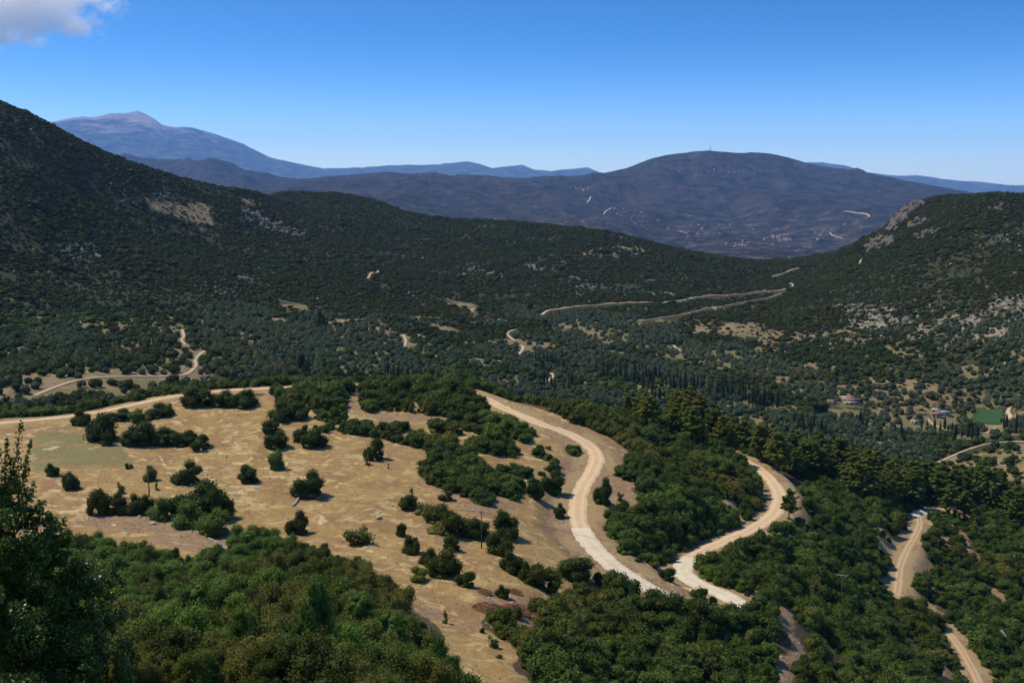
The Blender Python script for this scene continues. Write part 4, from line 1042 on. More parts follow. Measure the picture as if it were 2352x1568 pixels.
# ------------------------------------------------------------------ trees and bushes standing in the clearing (u, v of the foot, width and height in the frame)
BUSH = [
 (185,974,42,34,'oak','round dark bush beside the left road, next to the spreading oak','bush'),
 (233,1008,70,62,'oakhigh','spreading oak tree with a flat crown near the left road','tree'),
 (247,1022,28,34,'oak','small dark bush at the foot of the spreading oak','bush'),
 (272,962,60,24,'oak','low dark bush row end beside the left road, behind the spreading oak','bush'),
 (318,967,48,28,'light','lighter green round bush above the long bush row','bush'),
 (362,956,58,30,'oak','dark bush at the roadside above the long bush row','bush'),
 (388,952,26,28,'light','small grey green bush at the end of the roadside bushes','bush'),
 (300,1020,52,34,'oak','low dark bush at the left end of the long bush row','bush'),
 (340,1017,80,54,'oak','tallest dark oak bush in the middle of the long bush row','bush'),
 (388,1019,72,40,'oak','dark oak bush right of the middle in the long bush row','bush'),
 (428,1020,50,32,'oak','low dark bush near the right end of the long bush row','bush'),
 (459,1030,44,32,'oak','separate round bush just right of the long bush row','bush'),
 (450,930,78,48,'oak','large round oak on the far rim of the clearing, leftmost of the rim oaks','bush'),
 (510,930,60,36,'oak','dark oak between the two largest oaks on the far rim','bush'),
 (560,933,74,42,'oak','wide round oak on the far rim, right of the rim oaks','bush'),
 (645,964,58,44,'oak','round dark bush at the left end of the central thicket','bush'),
 (687,960,50,34,'oak','dark bush touching the left end of the central thicket','bush'),
 (620,992,44,30,'oak','small greyish bush below the left end of the central thicket','bush'),
 (634,1026,56,40,'oak','round dark oak bush below the small greyish bush','bush'),
 (695,1012,42,38,'oak','left half of the pair of dark bushes with stones at its foot','bush'),
 (724,1024,58,44,'oak','right half of the pair of dark bushes with stones at its foot','bush'),
 (634,1076,40,46,'light','light green upright bush standing alone mid clearing','bush'),
 (571,1106,50,42,'oak','dark oak bush alone, left of the light green upright bush','bush'),
 (706,1137,72,58,'oak','largest single round oak in the middle of the clearing','tree'),
 (120,1092,32,30,'oak','small round tree with stones at its foot in the greenish grass','tree'),
 (163,1122,42,40,'oakhigh','small round tree with a visible trunk and a long shadow on the left','tree'),
 (296,1075,18,12,'oak','tiny dark bush above the left utility pole','bush'),
 (345,1104,32,36,'light','small dull green tree just behind the left utility pole','tree'),
 (430,1106,66,48,'oak','leaning round oak right of the left utility pole','tree'),
 (278,1132,18,26,'wispy','thin sapling above the hedge left of the pole','sapling'),
 (360,1125,10,20,'wispy','thin sapling right of the foot of the left utility pole','sapling'),
 (228,1178,52,58,'oakhigh','tall oak at the left end of the hedge','tree'),
 (270,1177,52,46,'oak','dark oak second from the left end of the hedge','bush'),
 (308,1176,48,42,'oak','dark oak third from the left end of the hedge','bush'),
 (338,1176,38,44,'oak','dark oak at the right end of the hedge beside the pole','bush'),
 (455,1178,112,74,'oak','big dark oak at the back of the large clump right of the pole','tree'),
 (508,1192,58,78,'oak','dark right-hand oak of the large clump','tree'),
 (372,1191,58,52,'light','lighter oak at the left front of the large clump','tree'),
 (426,1209,84,62,'light','pale green oak in the middle front of the large clump','tree'),
 (486,1227,78,60,'light','pale green oak at the right front of the large clump','tree'),
 (683,1224,48,52,'oak','dark bush below the dry stone wall','bush'),
 (858,1053,50,46,'oak','dark bush alone at the right edge of the open grass','bush'),
 (843,1067,14,24,'wispy','thin sapling below the bush at the edge of the open grass','sapling'),
 (892,1076,6,14,'wispy','tiny sapling right of the bush at the edge of the open grass','sapling'),
 (938,1166,52,34,'oak','low spiky dark bush on the slope left of the second pole','bush'),
 (945,1140,9,22,'wispy','slim sapling above the low spiky bush','sapling'),
 (1023,1147,34,20,'oak','low dark bush between the spiky bush and the road thicket','bush'),
 (1229,1141,44,46,'oak','round dark bush below the thicket near the upper road','bush'),
 (1266,1129,58,52,'oak','dark bush against the upper road bank','bush'),
 (1285,1188,30,34,'oak','small bush on the earth bank of the upper road','bush'),
 (1010,1197,64,44,'oak','dark bush at the left of the clump behind the second pole','bush'),
 (1050,1228,74,58,'oak','dark bush in the middle of the clump behind the second pole','bush'),
 (1092,1233,62,48,'oak','dark bush of the clump directly behind the second pole','bush'),
 (1163,1232,58,64,'oak','tall dark bush at the right end of the clump behind the second pole','bush'),
 (980,1180,50,26,'low','low grey scrub left of the clump behind the second pole','bush'),
 (1015,1222,60,26,'low','low grey scrub in front of the clump behind the second pole','bush'),
 (1146,1270,62,50,'oakhigh','small oak with a bare trunk right of the second pole','tree'),
 (921,1230,24,32,'oak','small dark bush at the top of the bush chain below the clump','bush'),
 (945,1270,44,42,'oak','dark bush second in the bush chain below the clump','bush'),
 (985,1298,46,44,'oak','dark bush in the middle of the bush chain below the clump','bush'),
 (1022,1320,78,66,'oak','largest oak of the bush chain below the second pole','tree'),
 (1068,1345,48,36,'oak','low dark bush at the lower end of the bush chain','bush'),
 (1035,1262,40,36,'oak','loose dark bush above the largest oak of the chain','bush'),
 (963,1332,44,32,'light','dull green bush on the terrace below the bush chain','bush'),
 (1176,1316,54,56,'oak','dark bush upper left in the row of bushes above the brush pile','bush'),
 (1205,1332,36,44,'oak','narrow dark bush second in the row above the brush pile','bush'),
 (1252,1353,76,60,'oak','large round oak in the row above the brush pile','tree'),
 (1316,1327,90,52,'oak','wide dome shaped bush nearest the concrete road','bush'),
 (1380,1342,36,32,'oak','small bush squeezed against the concrete road','bush'),
 (1410,1352,48,36,'light','loose light bush at the edge of the concrete road','bush'),
 (823,1247,62,36,'low','low sparse scrub patch alone on the pale slope','bush'),
 (808,1232,16,12,'oak','tiny dark tuft above the sparse scrub patch','bush'),
 (1022,1430,14,32,'wispy','slender sapling alone on the lower dirt slope','sapling'),
 (975,1484,30,38,'wispy','grey sapling with a bare stem at the foreground edge','sapling'),
 (1133,1484,26,26,'wispy','wispy bush on the lower dirt slope','bush'),
 (1146,1510,16,9,'low','tiny low tuft on the lower dirt slope','bush'),
 (1200,1532,16,10,'low','small low tuft at the bottom of the dirt slope','bush'),
 (1107,1452,13,12,'oak','tiny dark tuft in the middle of the lower dirt slope','bush'),
 (1215,1340,30,24,'oak','small bush in front of the row above the brush pile','bush'),
 (1155,1372,34,32,'oak','small green bush growing beside the brush pile','bush'),
 (1385,1155,38,60,'oak','dark narrow bush on the inner verge of the upper road','bush'),
 (1425,1150,16,22,'wispy','wispy bush on the bare patch beside the upper road','bush'),
 (1505,1412,80,58,'oak','dark bush hiding the left side of the hairpin turn','bush'),
 (1560,1432,92,72,'oak','big dark bush hiding the middle of the hairpin turn','bush'),
 (1620,1446,92,76,'oak','tall dark bush in front of the hairpin turn','bush'),
 (1680,1432,72,44,'oak','dark bush hiding the right side of the hairpin turn','bush'),
 (1725,1420,52,30,'oak','dark bush at the right end of those hiding the hairpin turn','bush'),
 (2072,1412,62,46,'oak','dark bush closing off the near end of the upper rutted track','bush'),
 (2112,1428,70,48,'oak','dark bush between the two rutted tracks','bush'),
 (2148,1444,56,44,'oak','dark bush hiding the top of the lower rutted track','bush'),
 (1498,1302,40,34,'light','loose bush between the two concrete legs of the hairpin','bush'),
 (1532,1330,40,30,'oak','small dark bush beside the start of the lower concrete leg','bush'),
 (1812,1192,42,72,'pine','dark lone pine tree at the outer edge of the lower bend','tree'),
]
hand = []
for k, (bu, bv, bw, bh, kind, lab, cat) in enumerate(BUSH):
    p = ground_at(bu, bv, rmin=140); dp = float(project(*p)[2]); wm, hm_ = bw * dp / HF, bh * dp / HF * 1.02
    if kind == 'pine':
        cm, tm = P['pine'][2]; plant('pine_tree', cm, tm, p[0], p[1], hm_ * 1.1, hm_, lab, cat); continue
    trunk = P['trunk'][k % 4] if kind in ('oakhigh', 'wispy') else P['trunklow'][k % 3]
    nm = {'tree': 'oak_tree', 'bush': 'bush', 'sapling': 'sapling'}[cat]
    plant(nm, P[kind][k % len(P[kind])], trunk, p[0], p[1], wm * 1.04, hm_, lab, cat, sink=0.02 * hm_)

# ------------------------------------------------------------------ foreground growth on the slope below the eye
x, y = jgrid(64, 236, 3.3, 3.7, 0.56, 9)
z = ground_z(x, y); r = np.hypot(x, y); g = np.random.default_rng(77)
kinds = ['f_bright', 'f_brown', 'f_dark', 'f_light', 'f_juniper']
n_th = fbm(x / 16, y / 16, 2, 81) + g.normal(size=len(x)) * 0.25
ug, vg, _ = project(x, y, z)
ki = np.where(n_th > 0.28, 0, np.where(n_th > 0.0, 3, np.where(n_th > -0.38, 1, 2)))
ki = np.where(g.uniform(size=len(x)) < 0.05, 4, ki)
ki = np.where((ug < 620) & (vg < 1480) & (g.uniform(size=len(x)) < 0.6), 0, ki)          # broad-leaved bushes beside the near tree
ki = np.where((vg < 1400) & (ug > 600) & (ki == 0), 2, ki)
w = (2.6 + 4.6 * g.uniform(size=len(x)) ** 1.4) * np.where(r > 150, 0.85, np.where(r < 115, 0.72, 1.0)); h = w * g.uniform(0.75, 1.25, len(x))
h = np.where(ki == 4, w * 1.25, h)
u, vt, dep = project(x, y, z + 0.93 * h)
ul, _, _ = project(x - 0.36 * w, y, z + 0.6 * h); uR, vR, _ = project(x + 0.36 * w, y, z + 0.6 * h)
keep = in_poly(u, vt, FORE) & in_poly(uR, vR, FORE) & (vt < 1552) & (u > -60) & (u < 1240)
SPEC = [(735,1318,60,'juniper'),(540,1392,40,'juniper'),(1005,1462,45,'juniper'),(690,1345,40,'juniper')]
x, y, z, w, h, ki, u, vt, dep = [a[keep] for a in (x, y, z, w, h, ki, u, vt, dep)]
FL = [('broad leaved bush with fresh green leaves in the near thicket below the clearing', 'fresh green bushes in the near thicket'),
      ('grey brown leaved bush in the near thicket below the clearing', 'grey brown bushes in the near thicket'),
      ('very dark leaved oak bush in the near thicket below the clearing', 'dark oak bushes in the near thicket'),
      ('dull light green bush in the near thicket below the clearing', 'dull green bushes in the near thicket'),
      ('pointed feathery juniper among the bushes of the near thicket', 'junipers in the near thicket')]
def fore_where(u, v):
    side = 'beside the near left tree' if u < 260 else 'left of the big dense conifer' if u < 620 else 'around the big dense conifer' if u < 850 else 'right of the big dense conifer'
    return side + (', low in the thicket' if v > 1440 else ', halfway up the thicket' if v > 1330 else ', topping the thicket')
FK = ['broad leaved fresh green bush', 'grey brown leaved bush', 'very dark oak bush', 'dull light green bush', 'feathery juniper']
for k in range(len(x)):
    ms = P[kinds[ki[k]]]; fw = FK[ki[k]] + ' ' + fore_where(u[k], vt[k]); FL[ki[k]] = (fw, FK[ki[k]].replace('bush', 'bushe') + 's ' + fore_where(u[k], vt[k]))
    plant(['broadleaf_bush', 'grey_bush', 'oak_bush', 'green_bush', 'juniper'][ki[k]], ms[int(g.integers(0, len(ms)))], P['trunklow'][k % 3], x[k], y[k], w[k] * 1.2, h[k], FL[ki[k]][0], ['bush', 'bush', 'bush', 'bush', 'conifer'][ki[k]], FL[ki[k]][1])
print('foreground', len(x))
for (su, sv, rr, hh, ww, lab) in ((735, 1325, 92, 8.0, 5.2, 'big dense conifer with hanging sprays standing in the near thicket'), (545, 1395, 78, 4.6, 2.6, 'small pointed conifer left of the big dense one'), (1008, 1462, 108, 5.6, 3.0, 'pointed bright conifer at the right end of the near thicket'), (1040, 1500, 104, 4.5, 2.6, 'lower pointed conifer at the right end of the near thicket')):
    th = float(ray(su, sv)[0]); px, py = rr * math.sin(th), rr * math.cos(th)
    plant('conifer', P['f_juniper'][0 if hh > 6 else 1], P['trunklow'][0], px, py, ww, (CZ + float(ray(su, sv)[1]) * rr) - float(ground_z(px, py)), lab, 'conifer')

# ------------------------------------------------------------------ the near tree at the left edge
def near_tree():
    g = np.random.default_rng(5); rr = 35.0
    def W(u, v, dr=0.0):
        th, t = ray(u, v); r = rr + dr; return np.array([r * math.sin(th), r * math.cos(th), CZ + float(t) * r])
    th0 = float(ray(-40, 452)[0]); fx, fy = 36 * math.sin(th0), 36 * math.cos(th0); fz = float(ground_z(fx, fy))
    root = empty('broadleaf_tree', (fx, fy, fz)); F = np.array([fx, fy, fz])
    tag(root, 'dark glossy leaved tree rising at the left edge of the near foreground', 'tree')
    px = rr / HF
    lobes = [(118,1235,38,.2),(140,1300,44,.1),(165,1350,48,-.2),(90,1180,26,.3),(-30,1180,75,0),(40,1170,48,.3),(60,1230,60,-.6),(-20,1300,95,-.5),(95,1270,42,.2),(110,1215,26,.5),(60,1340,75,-1),(130,1390,60,-.8),(-40,1420,110,-1.2),(60,1450,95,-1.5),(190,1340,55,.2),(150,1480,80,-1.6),(10,1560,120,-2),(220,1420,60,-.6),(250,1330,38,.8),(120,1590,100,-2.2),(240,1520,70,-1.6),(-60,1120,40,.4),(-60,1240,80,.6),(20,1120,30,.1)]
    shoots = [((30,1130),(48,968),16),((25,1140),(22,1045),18),((45,1150),(70,1010),15),((0,1140),(-6,1030),20),((60,1150),(80,1110),16),((20,1100),(62,1060),14),((130,1250),(148,1185),15),((40,1120),(66,1075),14),((-30,1130),(-40,1060),20),((10,1110),(16,1000),12)]
    P_, D_ = [], []
    for (lu, lv, lr, dr) in lobes:
        c = W(lu, lv, dr); R_ = lr * px
        m = int(3000 * (lr / 60) ** 2 * 0.75); d = rand_dirs(g, m)
        f = g.uniform(0, 1, (m, 1)) ** 0.4
        # leaves sit on sprays, not evenly: pull them to a few dozen spray centres
        sc = rand_dirs(g, 26) * g.uniform(0.55, 1.02, (26, 1)); a = g.integers(0, 26, m)
        q = sc[a] + d * 0.26 * f
        P_.append(c + q * R_); D_.append(unit(q))
    for (a, b, s) in shoots:
        p0, p1 = W(*a), W(*b); m = int(170 * np.linalg.norm(p1 - p0) / 1.5)
        t = g.uniform(0, 1, (m, 1)); q = p0 + (p1 - p0) * t + rand_dirs(g, m) * (s * px) * g.uniform(0.2, 1.0, (m, 1)) * (1.15 - 0.75 * t)
        P_.append(q); D_.append(rand_dirs(g, m))
    pp = np.vstack(P_); dd = np.vstack(D_)
    v, f = cards(g, pp, dd * 0.6 + np.array([0, 0, 0.5]) + 0.7 * g.normal(size=pp.shape), 0.095, 0.075)
    obj('crown', mesh_from('crown', v - F, f, ['ash']), root)
    T = MB(); top = W(-10, 1180)
    T.tube([np.zeros(3) + (0, 0, -0.3), (W(-20, 1480) - F), (W(-5, 1300) - F), (top - F), (W(30, 1080) - F)], [0.22, 0.17, 0.12, 0.07, 0.03], 8)
    obj('trunk', T.mesh('trunk', ['bark']), root)
    for (a, b, c, w0) in (((-15,1400),(60,1340),(130,1270),.06),((-10,1320),(30,1230),(70,1190),.05),((-15,1450),(100,1420),(220,1340),.06),((25,1100),(38,1050),(48,972),.016),((20,1130),(24,1090),(22,1048),.014),((30,1130),(55,1080),(70,1014),.014),((0,1200),(-8,1120),(-6,1032),.02),((-15,1500),(120,1500),(240,1430),.06),((100,1290),(135,1240),(148,1188),.014)):
        o = MB().tube([W(*a) - F, W(*b) - F, W(*c) - F], [w0, w0 * 0.7, w0 * 0.3], 6).mesh('branch', ['bark']); obj('branch', o, root)
near_tree()

# ------------------------------------------------------------------ pines along the lower road
random.seed(11); g = np.random.default_rng(12)
PINE_LINE = [(1440,985),(1500,1000),(1560,1012),(1620,1028),(1700,1050),(1780,1075),(1850,1110),(1920,1130),(2000,1160),(2090,1175),(2180,1190),(2260,1200),(2352,1215)]
cand = []
x, y = jgrid(392, 505, 5.2, 5.2, 0.48, 21)
z = ground_z(x, y); ug, vg, dep = project(x, y, z)
lineu = np.array([p[0] for p in PINE_LINE], float); linev = np.array([p[1] for p in PINE_LINE], float)
lim = np.interp(ug, lineu, linev)
keep = (ug > 1440) & (ug < 2450) & (vg < lim + 4) & (vg > lim - 95) & (road_dist(x, y) > 4.0)
keep &= (fbm(x / 20, y / 20, 2, 91) > -0.30) & (g.uniform(size=len(x)) < np.where(ug < 1620, 0.55, 0.85))
x, y, z, ug, vg, dep = [a[keep] for a in (x, y, z, ug, vg, dep)]
hh = g.uniform(10.0, 16.0, len(x)) * np.interp(ug, (1440, 1560, 1800, 2352), (0.85, 0.92, 1.0, 1.0))
ok = seen(x, y, z + hh, 0.0)
x, y, z, ug, vg, dep, hh = [a[ok] for a in (x, y, z, ug, vg, dep, hh)]
for k in range(len(x)):
    cm, tm = P['pine'][k % 6]
    if ug[k] < 1640: lb, gr = 'pine tree in the belt behind the knoll, above the lower road', 'pines behind the knoll'
    elif ug[k] < 1760: lb, gr = 'pine tree in the belt behind the far end of the lower road', 'pines behind the lower road end'
    elif ug[k] < 1900: lb, gr = 'pine tree in the belt standing just beyond the lower road bend', 'pines beyond the lower road bend'
    elif ug[k] < 2030: lb, gr = 'pine tree in the belt just right of the lower road bend', 'pines right of the lower bend'
    elif ug[k] < 2160: lb, gr = 'pine tree in the belt between the lower bend and the white gravel heap', 'pines above the rutted track'
    else: lb, gr = 'pine tree in the belt right of the white gravel heap', 'pines right of the gravel heap'
    plant('pine_tree', cm, tm, x[k], y[k], hh[k] * g.uniform(0.95, 1.25), hh[k], lb, 'tree', gr, rz=g.uniform(0, 6.28))
print('pines', len(x))

# ------------------------------------------------------------------ the valley: cypresses, olives, oaks and scrub
random.seed(13); g = np.random.default_rng(14)
cyp = []
for (u0, v0, u1, v1, m, sp) in ((890,868,1040,905,34,10),(1480,870,1660,925,26,9),(1420,850,1560,880,14,10),(1560,880,1760,935,30,8),(1230,830,1300,850,12,8),(1370,860,1480,885,20,8),(1660,890,1790,940,20,9),(2060,1000,2080,1030,6,6),(2120,985,2240,1010,14,9),(1960,965,1990,985,4,6),(1200,880,1330,900,12,9),(1820,975,1900,1010,10,10),(2300,985,2340,1000,5,6),(1480,900,1540,945,8,8)):
    for k in range(m):
        t = (k + g.uniform()) / m; cyp.append((u0 + (u1 - u0) * t + g.normal() * 3, v0 + (v1 - v0) * t + g.normal() * sp * 0.5))
seen_c = 0
for k, (cu, cv) in enumerate(cyp):
    p = ground_at(cu, cv, rmin=565)
    hc = g.uniform(7, 13.5); o = obj('cypress', P['cypress'][k % 4], loc=(p[0], p[1], p[2] - 0.2)); o.scale = (hc * 1.05, hc * 1.05, hc); o.rotation_euler = (0, 0, g.uniform(0, 6.28))
    if cu < 1100: lb, gr = 'slim dark cypress in the row beyond the rim of the clearing', 'cypresses beyond the clearing rim'
    elif cu < 1420: lb, gr = 'slim dark cypress near the winding valley path', 'cypresses near the winding path'
    elif cu < 1800: lb, gr = 'slim dark cypress in the belt behind the pine ridge', 'cypresses behind the pine ridge'
    else: lb, gr = 'slim dark cypress near the valley farmhouses', 'cypresses near the farmhouses'
    tag(o, lb, 'cypress', gr)
for (cu, cv, hh_, ww_, lab) in ((737,752,16,9,'big dark conifer standing above the olive terraces'),(697,862,15,9,'tall dark tree beyond the far rim of the clearing'),(1217,715,14,9,'dark tree standing at the lower end of the far hillside road'),(2232,1000,11,9,'round dark tree below the green field'),(1870,945,13,22,'dark spreading pine beside the red roofed farmhouse'),(1085+160,850,10,5,'dark tree beside the winding valley path')):
    p = ground_at(cu, cv, rmin=565); cm, tm = P['pine'][k % 6]; k += 1
    plant('valley_tree', P['oak'][k % 5], P['trunk'][k % 4], p[0], p[1], ww_, hh_, lab, 'tree')

HOUSE_UV = [(1932,930),(1955,935),(1910,936),(2150,952),(2172,955),(2158,960),(2100,976),(474,872),(482,872),(2226,1003)]
hp = np.array([ground_at(a, b, rmin=565)[:2] for a, b in HOUSE_UV])
FIELD = [(2226,981),(2243,937),(2304,942),(2300,972),(2290,985)]
def house_clear(x, y):
    ok = np.ones(len(x), bool)
    for px, py in hp:
        r_ = math.hypot(px, py); along = ((x - px) * px + (y - py) * py) / r_; side = np.abs((x - px) * py - (y - py) * px) / r_
        ok &= ~((side < 10) & (along < 9) & (along > -26))
    return ok
x, y = jgrid(562, 3000, 3.0, 5.6, 0.50, 31)
z = ground_z(x, y); r = np.hypot(x, y)
ug, vg, dep = project(x, y, z)
ok = seen(x, y, z + 3, 0.004) & (ug > -120) & (ug < 2480)
x, y, z, r, ug, vg, dep = [a[ok] for a in (x, y, z, r, ug, vg, dep)]
g = np.random.default_rng(15)
is_open = grid_sample(np.vstack([np.zeros((I_NEAR, len(TH))), A_open, np.zeros((len(RR) - I_VAL - 1, len(TH)))]), x, y)
is_rock = grid_sample(np.vstack([np.zeros((I_NEAR, len(TH))), A_rock, np.zeros((len(RR) - I_VAL - 1, len(TH)))]), x, y)
olive = in_any(ug, vg, OLIVE)
ragged = fbm(x / 45, y / 45, 4, 95)
prob = np.where(is_open > 0.35, 0.30, np.where((vg > 690) & (r < 1300), 0.74, 0.93)) * np.where(is_rock > 0.4, 0.62, 1.0) * np.where(ragged > np.where(r < 1200, 0.26, 0.40), 0.40, 1.0)
prob = np.where((r > 1000) & (fbm(x / 85, y / 85, 4, 96) > 0.16), prob * 0.55, prob)
left = (ug < 480) & (vg > 790)
prob = np.where(left, 0.17 + 0.5 * (fbm(x / 30, y / 30, 3, 97) > 0.05), prob)
prob = np.where(in_poly(ug, vg, OPEN[0]) & (vg > 860), 0.09, prob)
ok = (g.uniform(size=len(x)) < prob) & ~in_poly(ug, vg, FIELD)
x, y, z, r, ug, vg, dep, olive, is_open, ragged = [a[ok] for a in (x, y, z, r, ug, vg, dep, olive, is_open, ragged)]
ok = path_clear(x, y, 3.4) & house_clear(x, y)
x, y, z, r, ug, vg, dep, olive, is_open, ragged = [a[ok] for a in (x, y, z, r, ug, vg, dep, olive, is_open, ragged)]
rz = g.uniform(0, 6.28, len(x))
sp = np.interp(r, (562, 3000), (3.0, 5.6))
w = sp * (0.8 + 1.2 * g.uniform(size=len(x)) ** 2) * np.where(g.uniform(size=len(x)) < 0.05, 1.5, 1.0) * (1 + 0.45 * fbm(x / 70, y / 70, 3, 99)); h = w * g.uniform(0.38, 0.62, len(x))
grove = (r < 1150) & (vg > 720) & (fbm(x / 70, y / 70, 3, 98) > -0.05) & (ug > 450)
kind = np.where((olive | grove) & (g.uniform(size=len(x)) < np.where(olive, 0.8, 0.6)), 1, 0)                              # 1 olive, 2 field oak, 0 scrub
kind = np.where((r < 1100) & (kind == 0) & (g.uniform(size=len(x)) < np.where(vg > 700, 0.30, 0.0)), 2, kind)
kind = np.where((ug < 500) & (vg > 760) & (kind == 0), np.where(g.uniform(size=len(x)) < 0.4, 1, 2), kind)
w = np.where(kind > 0, g.uniform(3.6, 6.2, len(x)), w); h = np.where(kind > 0, w * g.uniform(0.75, 1.0, len(x)), h)
# of two trees too close together one stays
for kk in (1, 2):
    idx = np.nonzero(kind == kk)[0]; cell = {}
    for i in idx:
        c = (int(x[i] // 4.6), int(y[i] // 4.6))
        if c in cell: kind[i] = -1
        else: cell[c] = i
def valley_label(k, u, v):
    nm = 'grey green olive tree' if k == 1 else 'dark green oak tree'
    if u < 520 and v < 800: return nm + ' at the foot of the dark left hill', nm + 's at the foot of the left hill'
    if u < 260: return nm + ' on the dry fields near the left edge beyond the road', nm + 's on the leftmost fields'
    if u < 520: return nm + ' scattered over the dry fields beyond the left road', nm + 's beyond the left road'
    if u < 960: return nm + ' among the terraces below the dark left hill', nm + 's on the terraces below the hill'
    if u < 1450: return nm + ' in the valley around the winding path', nm + 's around the winding path'
    if u < 2140: return nm + ' in the groves behind the pine ridge', nm + 's behind the pine ridge'
    return nm + ' in the groves around the green field', nm + 's around the green field'
for kk, nm, ms in ((1, 'olive_tree', P['olive']), (2, 'oak_tree', P['voak'])):
    idx = np.nonzero(kind == kk)[0]
    vis = seen(x[idx], y[idx], z[idx] + 0.6 * h[idx], 0.0) & (ug[idx] > 8) & (ug[idx] < 2344) & (vg[idx] < np.interp(ug[idx], (0, 400, 800, 1100, 1450, 1800, 2100, 2352), (905, 880, 855, 880, 915, 985, 1040, 1085)))
    o_ = idx[np.argsort(-(w[idx] / dep[idx]) * vis)]
    top = o_[:260 if kk == 1 else 200]
    for i in top:
        o = obj(nm, ms[i % len(ms)], loc=(x[i], y[i], z[i] - 0.15)); o.rotation_euler = (0, 0, rz[i]); o.scale = (w[i], w[i], h[i])
        lb, gr = valley_label(kk, ug[i], vg[i]); tag(o, lb, 'tree', gr)
    rest = np.setdiff1d(idx, top)
    scatter('olive_grove' if kk == 1 else 'valley_oaks', np.stack([x, y, z - 0.15], 1)[rest], rz[rest], np.stack([w, w, h], 1)[rest], rest % len(ms), ms)
    print(nm, len(idx))
near_s = np.nonzero((kind == 0) & (r < 1000))[0]; far_s = np.nonzero((kind == 0) & (r >= 1000))[0]
scatter('valley_scrub', np.stack([x, y, z - 0.1], 1)[near_s], rz[near_s], np.stack([w, w, h], 1)[near_s], near_s % 5, P['vscrub'])
scatter('hill_scrub', np.stack([x, y, z - 0.1], 1)[far_s], rz[far_s], np.stack([w, w, h * 0.9], 1)[far_s], far_s % 6, P['scrub'])
print('scrub', len(near_s), len(far_s))
# ------------------------------------------------------------------ utility poles and their wires
pole_tops = []
for (pu, pv, pt, lab, rot) in ((343,1142,1069,'wooden utility pole rising behind the hedge in the clearing',0.25),(1106,1259,1174,'wooden utility pole with a lamp arm on the slope mid clearing',0.25),(1932,1390,1318,'wooden utility pole with a wide crossarm in the maquis left of the rutted track',-0.45)):
    p = ground_at(pu, pv, rmin=150); dp = float(project(*p)[2]); hp_ = (pv - pt) * dp / HF / math.cos(PITCH) * 1.03
    e = empty('utility_pole', tuple(p - np.array([0, 0, 0.3])), rot); tag(e, lab, 'pole')
    obj('pole', MB().tube([(0, 0, 0), (0.01, 0, hp_ * 0.5), (0.0, 0.02, hp_ + 0.3)], [0.17, 0.14, 0.11], 8).mesh('pole', ['wood']), e)
    aw = 1.5 if 'wide' in lab else 0.55
    arm = obj('crossarm', MB().box((-aw, -0.10, hp_ - 0.05), (aw, -0.25 + 0.10, hp_ + 0.10)).mesh('crossarm', ['wood' if aw < 1 else 'metal']), e)
    if 'lamp' in lab:
        obj('lamp_arm', MB().tube([(0, 0, hp_), (-0.35, 0, hp_ + 0.35), (-0.9, 0, hp_ + 0.4)], [0.04, 0.035, 0.03], 5).box((-1.25, -0.13, hp_ + 0.32), (-0.8, 0.13, hp_ + 0.44)).mesh('lamp_arm', ['metal']), e)
    for sx in (-0.9, 0.0, 0.9):
        obj('insulator', MB().tube([(sx * aw, -0.12, hp_ + 0.09), (sx * aw, -0.12, hp_ + 0.2), (sx * aw, -0.12, hp_ + 0.32)], [0.05, 0.08, 0.04], 6).mesh('insulator', ['ceramic']), arm)
    pole_tops.append((p + np.array([0, 0, hp_ - 0.05]), rot, aw))
for (a, b) in ((0, 1), (1, 2)):
    for sx in (-0.9, 0.0, 0.9):
        p0, r0, a0 = pole_tops[a]; p1, r1, a1 = pole_tops[b]
        q0 = p0 + np.array([math.cos(r0) * sx * a0, math.sin(r0) * sx * a0 - 0.12, 0.05]); q1 = p1 + np.array([math.cos(r1) * sx * a1, math.sin(r1) * sx * a1 - 0.12, 0.05])
        t = np.linspace(0, 1, 17)[:, None]; L_ = q0 + (q1 - q0) * t; L_[:, 2] -= 2.2 * 4 * (t * (1 - t))[:, 0]
        w_ = obj('power_line', MB().tube(L_, 0.012, 4).mesh('power_line', ['rubber']))
        tag(w_, 'thin power line strung between the %s utility poles of the three' % ('left and middle' if a == 0 else 'middle and right'), 'power line', 'power lines from the %s pole to the next' % ('left' if a == 0 else 'middle'))

